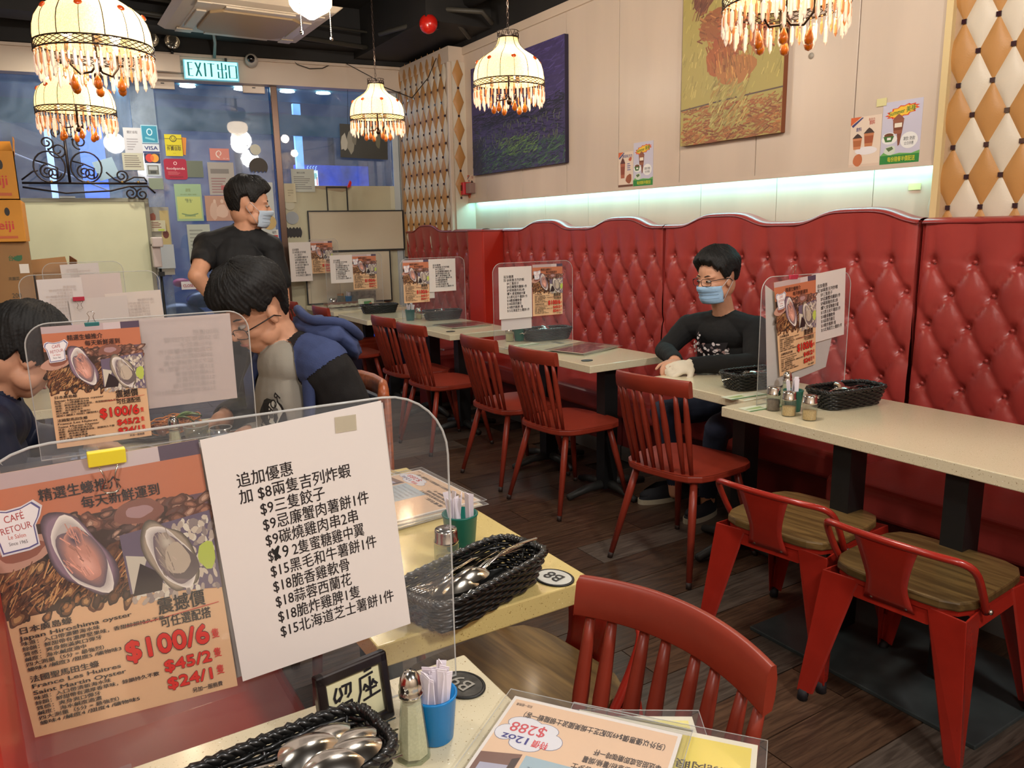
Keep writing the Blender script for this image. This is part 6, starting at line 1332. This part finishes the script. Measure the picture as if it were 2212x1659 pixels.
    def face_parts(s,eyes=True):
        H=s.H; sc=s.hs
        for y in (-1,1):
            if eyes:
                c=H((.0765,.030*y,.000))-s.o; e=G().sphere(c,(.0115*sc,.014*sc,.0065*sc),14,10,rot=s.hm).build('eye',mat('eye_white',(150,138,128),.5),s.root); G().sphere(H((.0862,.030*y,.0005))-s.o,.0048*sc,10,8).build('iris',mat('iris_dark',(24,16,12),.15),e)
            G().tube([H((.083,.014*y,.021))-s.o,H((.082,.032*y,.026))-s.o,H((.070,.048*y,.021))-s.o],[.0030*sc,.0036*sc,.002*sc],6,flat=.7).build('eyebrow',HAIR,s.root)
        G().sphere(H((.0865,0,-.061))-s.o,(.006*sc,.019*sc,.0045*sc),12,8,rot=s.hm).build('lips',LIP,s.root)
    def mask(s,m):
        H=s.H
        def fn(u,v):
            az=(u-.5)*2.35; z=-.022-.085*v+.004*sin(v*PI); bulge=.014*math.exp(-(az/.35)**2)*(1-v*.7)+.006; rx=.092-.018*max(0,v-.5)*2+(.006*sin(v*PI*3)); 
            edge=abs(u-.5)*2; zz=z*(1-.12*edge**2)-.005*edge; return H(((rx+bulge)*cos(az)*(1-.05*v),(.071+.004-.012*max(0,v-.6))*sin(az)*1.05,zz+.004*(1-edge)))-s.o
        o=G().grid(fn,30,18).build('face_mask',m,s.root,solid=.0012)
        for y in (-1,1):
            a=H((.040,.073*y,-.030)); b=H((.036,.070*y,-.095)); e1=H((-.004,.084*y,.012)); e2=H((-.022,.080*y,-.012)); G().tube([p-s.o for p in (a,e1,e2,b)],.0013,5).build('ear_loop',mat('loop_white',(214,218,224),.6),o)
        for k in (.3,.5,.7): G().tube([fn(q/20,k)+(fn(q/20,k)-(s.H((0,0,-.06))-s.o)).normalized()*.0022 for q in range(2,19)],.0011,4).build('pleat',m,o)
    def glasses(s,m,dz=0):
        H=s.H; g=G()
        for y in (-1,1):
            P_=[];
            for i in range(20):
                a=2*PI*i/20; c,sn=cos(a),sin(a); q=(abs(c)**4+abs(sn)**4)**-.25; P_.append(H((.103-.012*abs(.033*y+.024*q*c)/.05,.034*y+.025*q*c,-.003+dz+.016*q*sn))-s.o)
            g.tube(P_,.0014,6,closed=True); g.tube([H((.090,.060*y,.005+dz))-s.o,H((.05,.079*y,.007+dz))-s.o,H((-.0,.083*y,.004+dz))-s.o,H((-.02,.080*y,-.012+dz))-s.o],.0019,6)
        g.tube([H((.102,.009,.002+dz))-s.o,H((.104,0,.004+dz))-s.o,H((.102,-.009,.002+dz))-s.o],.0013,6); g.build('glasses',m,s.root)
def leg_seated(f,hip,knee,ankle,toe,lp,lsh):
    f.cone(lp,hip,knee,.085,.058); f.cone(lp,knee,ankle,.056,.040); f.cone(lsh,ankle,(ankle[0],ankle[1],.055),.038,.036)
def shoe(f,heel,toe,m,sole):
    h=Vector(heel)-f.o; t_=Vector(toe)-f.o; d=(t_-h); L=d.length; a=math.atan2(d.y,d.x); c=(h+t_)/2
    q=Matrix.Rotation(a,3,'Z')
    def fn(u,v):
        an=u*2*PI; x=cos(an); y=sin(an); w_=.045*(1-.12*x*0)*(abs(y)**.8)*(1 if y>0 else -1); z=v; taper=1-.55*max(0,v-.35)**1.2*(1+.6*x); return c+q@Vector((L/2*x*(1-.25*v*(x>0)),w_*taper,.022+.075*v*(1-.35*max(0,x)) ))
    o=G().grid(fn,28,8,cu=True).sphere(c+q@Vector((L*.18,0,.045)),(L*.30,.036,.030),14,8,rot=q).build('shoe',m,f.root)
    pl=[(L/2*1.03*cos(2*PI*i/24),.047*(abs(sin(2*PI*i/24))**.8)*(1 if sin(2*PI*i/24)>0 else -1)) for i in range(24)]
    Mx=(Matrix.Translation(c)@q.to_4x4()); G().prism([(x,y) for x,y in pl],.0,.026,M=Mx).build('sole',sole,o)
# ---- masked man seated on the banquette
KNIT=mat('black_knit',(13,13,14),.85,bump=.5,bump_s=260,noise_s=8,noise_a=.2); DENIM=mat('dark_denim',(34,42,62),.8,bump=.4,bump_s=300,noise_s=5,noise_a=.3); GLOVE=mat('white_cotton_glove',(206,196,176),.8,bump=.6,bump_s=200)
f=Fig('person','seated person in black top, glasses, blue mask and white glove, hands on the table',(3.05,2.75,0))
f.ell('pants',(3.16,2.77,.53),(.15,.18,.11)); f.ell('shirt',(3.11,2.77,.66),(.125,.17,.14)); f.ell('shirt',(3.06,2.78,.80),(.125,.185,.15)); f.ell('shirt',(3.02,2.79,.91),(.11,.19,.10))
SL=(3.02,2.585,.945); SR=(2.96,2.985,.925); EL=(2.885,2.47,.805); ER=(2.83,3.03,.805)
WL=(2.66,2.65,.795); WR_=(2.66,2.77,.800)
f.ell('shirt',SL,(.062,.062,.062)); f.ell('shirt',SR,(.062,.062,.062)); f.cone('shirt',(3.02,2.78,.955),SL,.075,.060); f.cone('shirt',(3.02,2.80,.955),SR,.075,.060); f.cone('shirt',SL,EL,.060,.046); f.cone('shirt',SR,ER,.060,.046); f.cone('shirt',EL,WL,.046,.036); f.cone('shirt',ER,WR_,.046,.034)
f.cone('skin',(3.02,2.79,.98),(2.95,2.77,1.13),.056,.052); f.head((2.925,2.765,1.195),R(176),R(8),1.10)
f.hand(WL,(-.85,.25,-.1),(.15,-.5,.85),1.0,1,'glove',1.15); f.hand(WR_,(-.8,-.45,-.05),(.2,.2,.9),.9,-1,'skin',1.1)
leg_seated(f,(3.12,2.86,.50),(2.72,2.92,.50),(2.80,2.90,.12),None,'pants','skin'); leg_seated(f,(3.12,2.66,.50),(2.70,2.52,.50),(2.80,2.66,.12),None,'pants','skin')
f.finish({'shirt':('knit_top',KNIT,.006,.005),'pants':('jeans',DENIM,.006,.006),'glove':('glove',GLOVE,.003,.001)})
f.hair(front=.66,temple=.30,burn=-.18,ear=.06,thick=.034,fringe=.16,seed=3); f.face_parts(); f.mask(mat('mask_blue',(150,184,214),.7,bump=.3,bump_s=200)); f.glasses(mat('glasses_dark',(48,34,34),.3,.5))
CN=mat('canvas_black',(26,28,34),.8); SOLE=mat('cream_sole',(170,162,140),.6)
shoe(f,(2.86,2.93,0),(2.62,2.98,0),CN,SOLE); shoe(f,(2.86,2.67,0),(2.62,2.63,0),CN,SOLE)
a=Art(); r=random.Random(6)
a.poly([(0,1),(.22,.95),(.26,.62),(.98,.78),(.86,.2),(.80,.0),(.06,.0)],(26,24,28),0)
for _ in range(80):
    x,y=r.random(),r.random()
    if (x<.24) or (y<.72 and x>.26 and y<.62+.2*x): 
        if .45<x<.72 and .05<y<.45: continue
        a.blob(x,y*.98,r.uniform(.025,.05),r.uniform(.03,.06),r.choice([(196,186,186),(150,120,116),(214,208,206),(110,98,100)]),1+r.random(),8,0,.2,_)
a.text('LT',.48,.10,.34,(210,206,204),4,off=.03)
k=link_mesh('shirt_print',a.mesh('shirt_print',.20,.15,.0003),f.root)
def onto(k,W,H,fn): 
    for v in k.data.vertices: v.co=fn(v.co.x/W,v.co.z/H,-v.co.y)
def chest(u,z,l):
    an=(u-.45)*1.15; zz=.765+z*.15; cx_,cy_=3.035,2.775; rr_=.150+.012*sin(z*3); p=Vector((cx_-(rr_+l)*cos(an)*1.0,cy_-(rr_+.045+l)*sin(an),zz)); return p-f.o
onto(k,.20,.15,chest)
# ---- waiter standing with a hand on the hip
POLO=mat('black_polo',(11,12,15),.75,bump=.3,bump_s=300,noise_s=6,noise_a=.2); TRO=mat('black_trousers',(24,24,28),.8)
f=Fig('person','standing person in black shirt and mask, hand on hip, looking right',(.93,4.02,0))
f.ell('pants',(.93,4.02,.93),(.16,.12,.12)); f.ell('shirt',(.925,4.02,1.05),(.135,.110,.13)); f.ell('shirt',(.915,4.02,1.20),(.142,.112,.15)); f.ell('shirt',(.905,4.03,1.33),(.150,.112,.12)); f.ell('shirt',(.915,4.03,1.41),(.12,.085,.06))
SL=(.76,4.06,1.40); SR=(1.035,3.97,1.385); f.cone('shirt',(.92,4.03,1.44),SL,.07,.062); f.cone('shirt',(.92,4.03,1.44),SR,.07,.060)
f.cone('shirt',SL,(.715,3.98,1.335),.056,.052); f.cone('skin',(.715,3.98,1.335),(.668,3.92,1.265),.044,.039); f.cone('skin',(.668,3.92,1.265),(.775,3.96,1.10),.041,.028); f.hand((.775,3.96,1.10),(.5,.4,-.5),(.3,-.8,.2),.7,1,'skin')
f.cone('shirt',SR,(1.06,3.94,1.22),.056,.052); f.cone('skin',(1.06,3.94,1.22),(1.07,3.95,1.12),.045,.040); f.cone('skin',(1.07,3.95,1.12),(1.08,4.10,.90),.040,.028); f.hand((1.08,4.10,.90),(0,.3,-1),(1,0,0),.5,1,'skin')
f.cone('skin',(.925,4.02,1.44),(.945,4.01,1.54),.056,.054); f.head((.958,4.0,1.595),R(-8),R(4),1.02)
for y,x in ((-.06,1.0),(.06,.87)):
    f.cone('pants',(x,4.02,.92),(x+.01,4.02,.50),.085,.060); f.cone('pants',(x+.01,4.02,.50),(x,4.0,.12),.058,.042); f.cone('skin',(x,4.0,.12),(x,4.0,.06),.036,.034)
f.finish({'shirt':('polo_shirt',POLO,.008,.007),'pants':('trousers',TRO,.008,.006)})
f.hair(front=.52,temple=.26,burn=-.15,back=-.92,thick=.030,fringe=.10,seed=4); f.face_parts(); f.mask(mat('mask_pale',(176,192,208),.7,bump=.3,bump_s=200))
G().tube([(.94-.93+.062*cos(R(a_)),4.03-4.02+.058*sin(R(a_)),1.475+.02*sin(R(a_))) for a_ in range(0,360,20)],.014,8,closed=True,flat=1.6).build('collar',POLO,f.root)
shoe(f,(.86,3.95,0),(.90,4.18,0),CN,BLACKM); shoe(f,(1.0,3.95,0),(1.04,4.18,0),CN,BLACKM)
# ---- man in hooded jacket eating
JN=mat('navy_fleece',(54,66,104),.9,bump=.4,bump_s=220,noise_s=7,noise_a=.12); JB=mat('black_fleece',(20,18,18),.9,bump=.4,bump_s=220,noise_s=7,noise_a=.15); TEE=mat('grey_tee',(136,130,118),.8,bump=.2,bump_s=300)
f=Fig('person','person in blue and black hooded jacket and grey T-shirt, glasses, bending over food',(.78,2.62,0))
f.ell('pants',(.80,2.62,.55),(.15,.19,.12)); f.ell('jacket',(.80,2.62,.70),(.145,.19,.15)); f.ell('jacket',(.78,2.62,.86),(.15,.20,.16)); f.ell('jacket',(.765,2.62,1.0),(.13,.205,.12))
f.ell('tee',(.665,2.545,.88),(.085,.135,.17)); f.ell('tee',(.675,2.55,1.02),(.075,.115,.085)); f.ell('tee',(.66,2.56,.72),(.08,.13,.10))
SL=(.775,2.43,1.03); SR=(.72,2.81,1.03); f.cone('navy',(.75,2.60,1.05),SL,.085,.080); f.cone('navy',(.75,2.62,1.05),SR,.085,.078); f.cone('jacket',(.785,2.42,1.01),(.85,2.40,.855),.080,.062); f.cone('jacket',SR,(.66,2.90,.84),.078,.06)
f.cone('jacket',(.85,2.40,.855),(.66,2.50,.825),.060,.045); f.cone('skin',(.66,2.50,.825),(.60,2.53,.830),.034,.030); f.hand((.60,2.53,.83),(-1,.15,-.25),(0,-.3,1),.9,1,'skin',1.05)
f.cone('jacket',(.66,2.90,.84),(.54,2.80,.82),.055,.042); f.cone('skin',(.54,2.80,.82),(.50,2.76,.82),.032,.03); f.hand((.50,2.76,.82),(-1,-.2,-.2),(0,.2,1),.8,-1,'skin',1.0)
f.cone('skin',(.735,2.60,1.06),(.66,2.60,1.15),.066,.062); f.head((.612,2.585,1.205),R(200),R(28),1.12)
for y in (2.52,2.74): f.cone('pants',(.78,y,.52),(.36,y,.53),.090,.062); f.cone('pants',(.36,y,.53),(.42,y,.12),.058,.042); f.cone('skin',(.42,y,.12),(.42,y,.06),.036,.034)
f.finish({'jacket':('black_fleece_sleeves',JB,.010,.008),'navy':('navy_fleece_yoke',JN,.012,.006),'tee':('grey_t_shirt',TEE,.004,.003),'pants':('trousers',TRO,.008,.005)})
# hood lying on the back, lapels
def hood(u,v):
    a=u*2*PI; b=-PI/2+v*PI; d=Vector((cos(a)*cos(b),sin(a)*cos(b),sin(b))); k=1+.16*noise.noise(d*2.1+Vector((3,1,0)))+.07*noise.noise(d*5)
    p=Vector((.115*d.x,.165*d.y,.060*d.z))*k; p.z-=.05*max(0,p.x)/.1+.25*p.y*p.y; 
    q=(p.x+.03)**2+p.y**2; p.z-=.035*math.exp(-q/.004)*(d.z>0)
    return Matrix.Rotation(R(14),3,'Y')@p+Vector((.845,2.575,1.125))-f.o
G().grid(hood,48,24,cu=True).build('hood',JN,f.root)
G().tube([Vector((.85+.10*cos(a_)*.95,2.575+.14*sin(a_),1.150-.040*cos(a_)+.012*sin(3*a_)))-f.o for a_ in [2*PI*q/24 for q in range(24)]],.016,8,closed=True).build('hood_hem',JN,f.root)
G().tube([Vector(p)-f.o for p in ((.80,2.42,1.10),(.74,2.415,1.06),(.715,2.405,.98),(.71,2.395,.90),(.70,2.40,.80))],[.030,.034,.030,.027,.026],10,flat=.6).build('hood_lapel',JN,f.root); G().tube([Vector(p)-f.o for p in ((.75,2.78,1.10),(.66,2.74,1.05),(.60,2.71,.96),(.60,2.70,.86))],[.028,.030,.026,.024],10,flat=.6).build('hood_lapel',JN,f.root)
f.hair(front=.56,temple=.30,burn=-.05,ear=.12,back=-1.0,thick=.044,fringe=.32,seed=9); f.face_parts(); f.glasses(mat('glasses_black',(24,22,24),.3,.4),dz=-.012)
a=Art(); Kb=(24,24,26)
a.text('ROBOTS',.10,.78,.20,Kb,3,off=.03,rot=-.9,width=.78); a.blob(.34,.50,.30,.26,Kb,1,20,0,.12,3).blob(.28,.52,.18,.18,(186,186,176),2,14,0,.15,5).blob(.25,.55,.07,.06,(90,90,88),3,10).blob(.35,.47,.05,.05,(80,80,78),3,10).blob(.42,.22,.30,.12,(206,206,196),1,16,0,.1,7).blob(.40,.20,.24,.07,(70,70,70),2,14,0,.1,2)
k=link_mesh('shirt_print',a.mesh('shirt_print',.16,.20,.0003),f.root)
onto(k,.16,.20,lambda u,z,l: Vector((.665-(.094+l)*cos((u-.95)*1.35),2.545+(.145+l)*sin((u-.95)*1.35),.79+z*.20))-f.o)
shoe(f,(.46,2.52,0),(.24,2.52,0),CN,SOLE); shoe(f,(.46,2.74,0),(.24,2.74,0),CN,SOLE)
# ---- person at the left edge, back of the head
NV=mat('navy_nylon',(17,27,52),.55,bump=.3,bump_s=30,noise_s=5,noise_a=.2)
f=Fig('person','person at the left edge in navy jacket, leaning over the table',(-.22,2.55,0))
f.ell('pants',(-.24,2.55,.52),(.15,.18,.12)); f.ell('jacket',(-.24,2.55,.68),(.14,.19,.15)); f.ell('jacket',(-.21,2.55,.84),(.14,.20,.14)); f.ell('jacket',(-.18,2.54,.95),(.12,.20,.10))
f.cone('jacket',(-.18,2.52,.97),(-.16,2.38,.955),.075,.072); f.cone('jacket',(-.18,2.56,.97),(-.14,2.72,.96),.075,.07)
f.cone('jacket',(-.16,2.38,.955),(-.12,2.33,.82),.068,.055); f.cone('jacket',(-.12,2.33,.82),(.06,2.40,.815),.055,.042); f.hand((.08,2.42,.81),(1,.2,-.1),(0,0,1),.6,1,'skin')
f.cone('jacket',(-.14,2.72,.96),(-.08,2.78,.84),.066,.052); f.cone('jacket',(-.08,2.78,.84),(.05,2.72,.82),.05,.04); f.hand((.07,2.71,.81),(1,0,-.1),(0,0,1),.6,-1,'skin')
f.cone('skin',(-.16,2.54,.98),(-.09,2.54,1.08),.055,.052); f.head((-.045,2.53,1.135),R(18),R(34),1.02)
for y in (2.44,2.66): f.cone('pants',(-.22,y,.52),(.16,y,.53),.085,.06); f.cone('pants',(.16,y,.53),(.10,y,.12),.055,.04); f.cone('skin',(.10,y,.12),(.10,y,.06),.035,.033)
f.finish({'jacket':('navy_jacket',NV,.010,.008),'pants':('trousers',TRO,.008,.005)},.006)
f.hair(front=.45,temple=.0,burn=-.5,ear=-.55,back=-1.0,thick=.034,fringe=.15,seed=12); f.face_parts()
shoe(f,(.06,2.44,0),(.28,2.44,0),CN,SOLE); shoe(f,(.06,2.66,0),(.28,2.66,0),CN,SOLE)
G().tube([Vector(p)-f.o for p in ((-.19,2.300,.90),(-.13,2.292,.905),(-.115,2.288,.88),(-.125,2.286,.85),(-.19,2.29,.845))],.006,6).build('white_stripe',mat('stripe_white',(200,196,190),.6),f.root)
t=thing('stool_seat','brown seat block carrying the person at the left edge','bench',(-.30,2.55,0)); G().bx(-.22,.16,-.35,.35,.0,.42).build('base',mat('brown_base',(70,34,26),.5),t); G().bx(-.22,.18,-.36,.36,.36,.44).build('cushion',RED,t,bevel=.02)
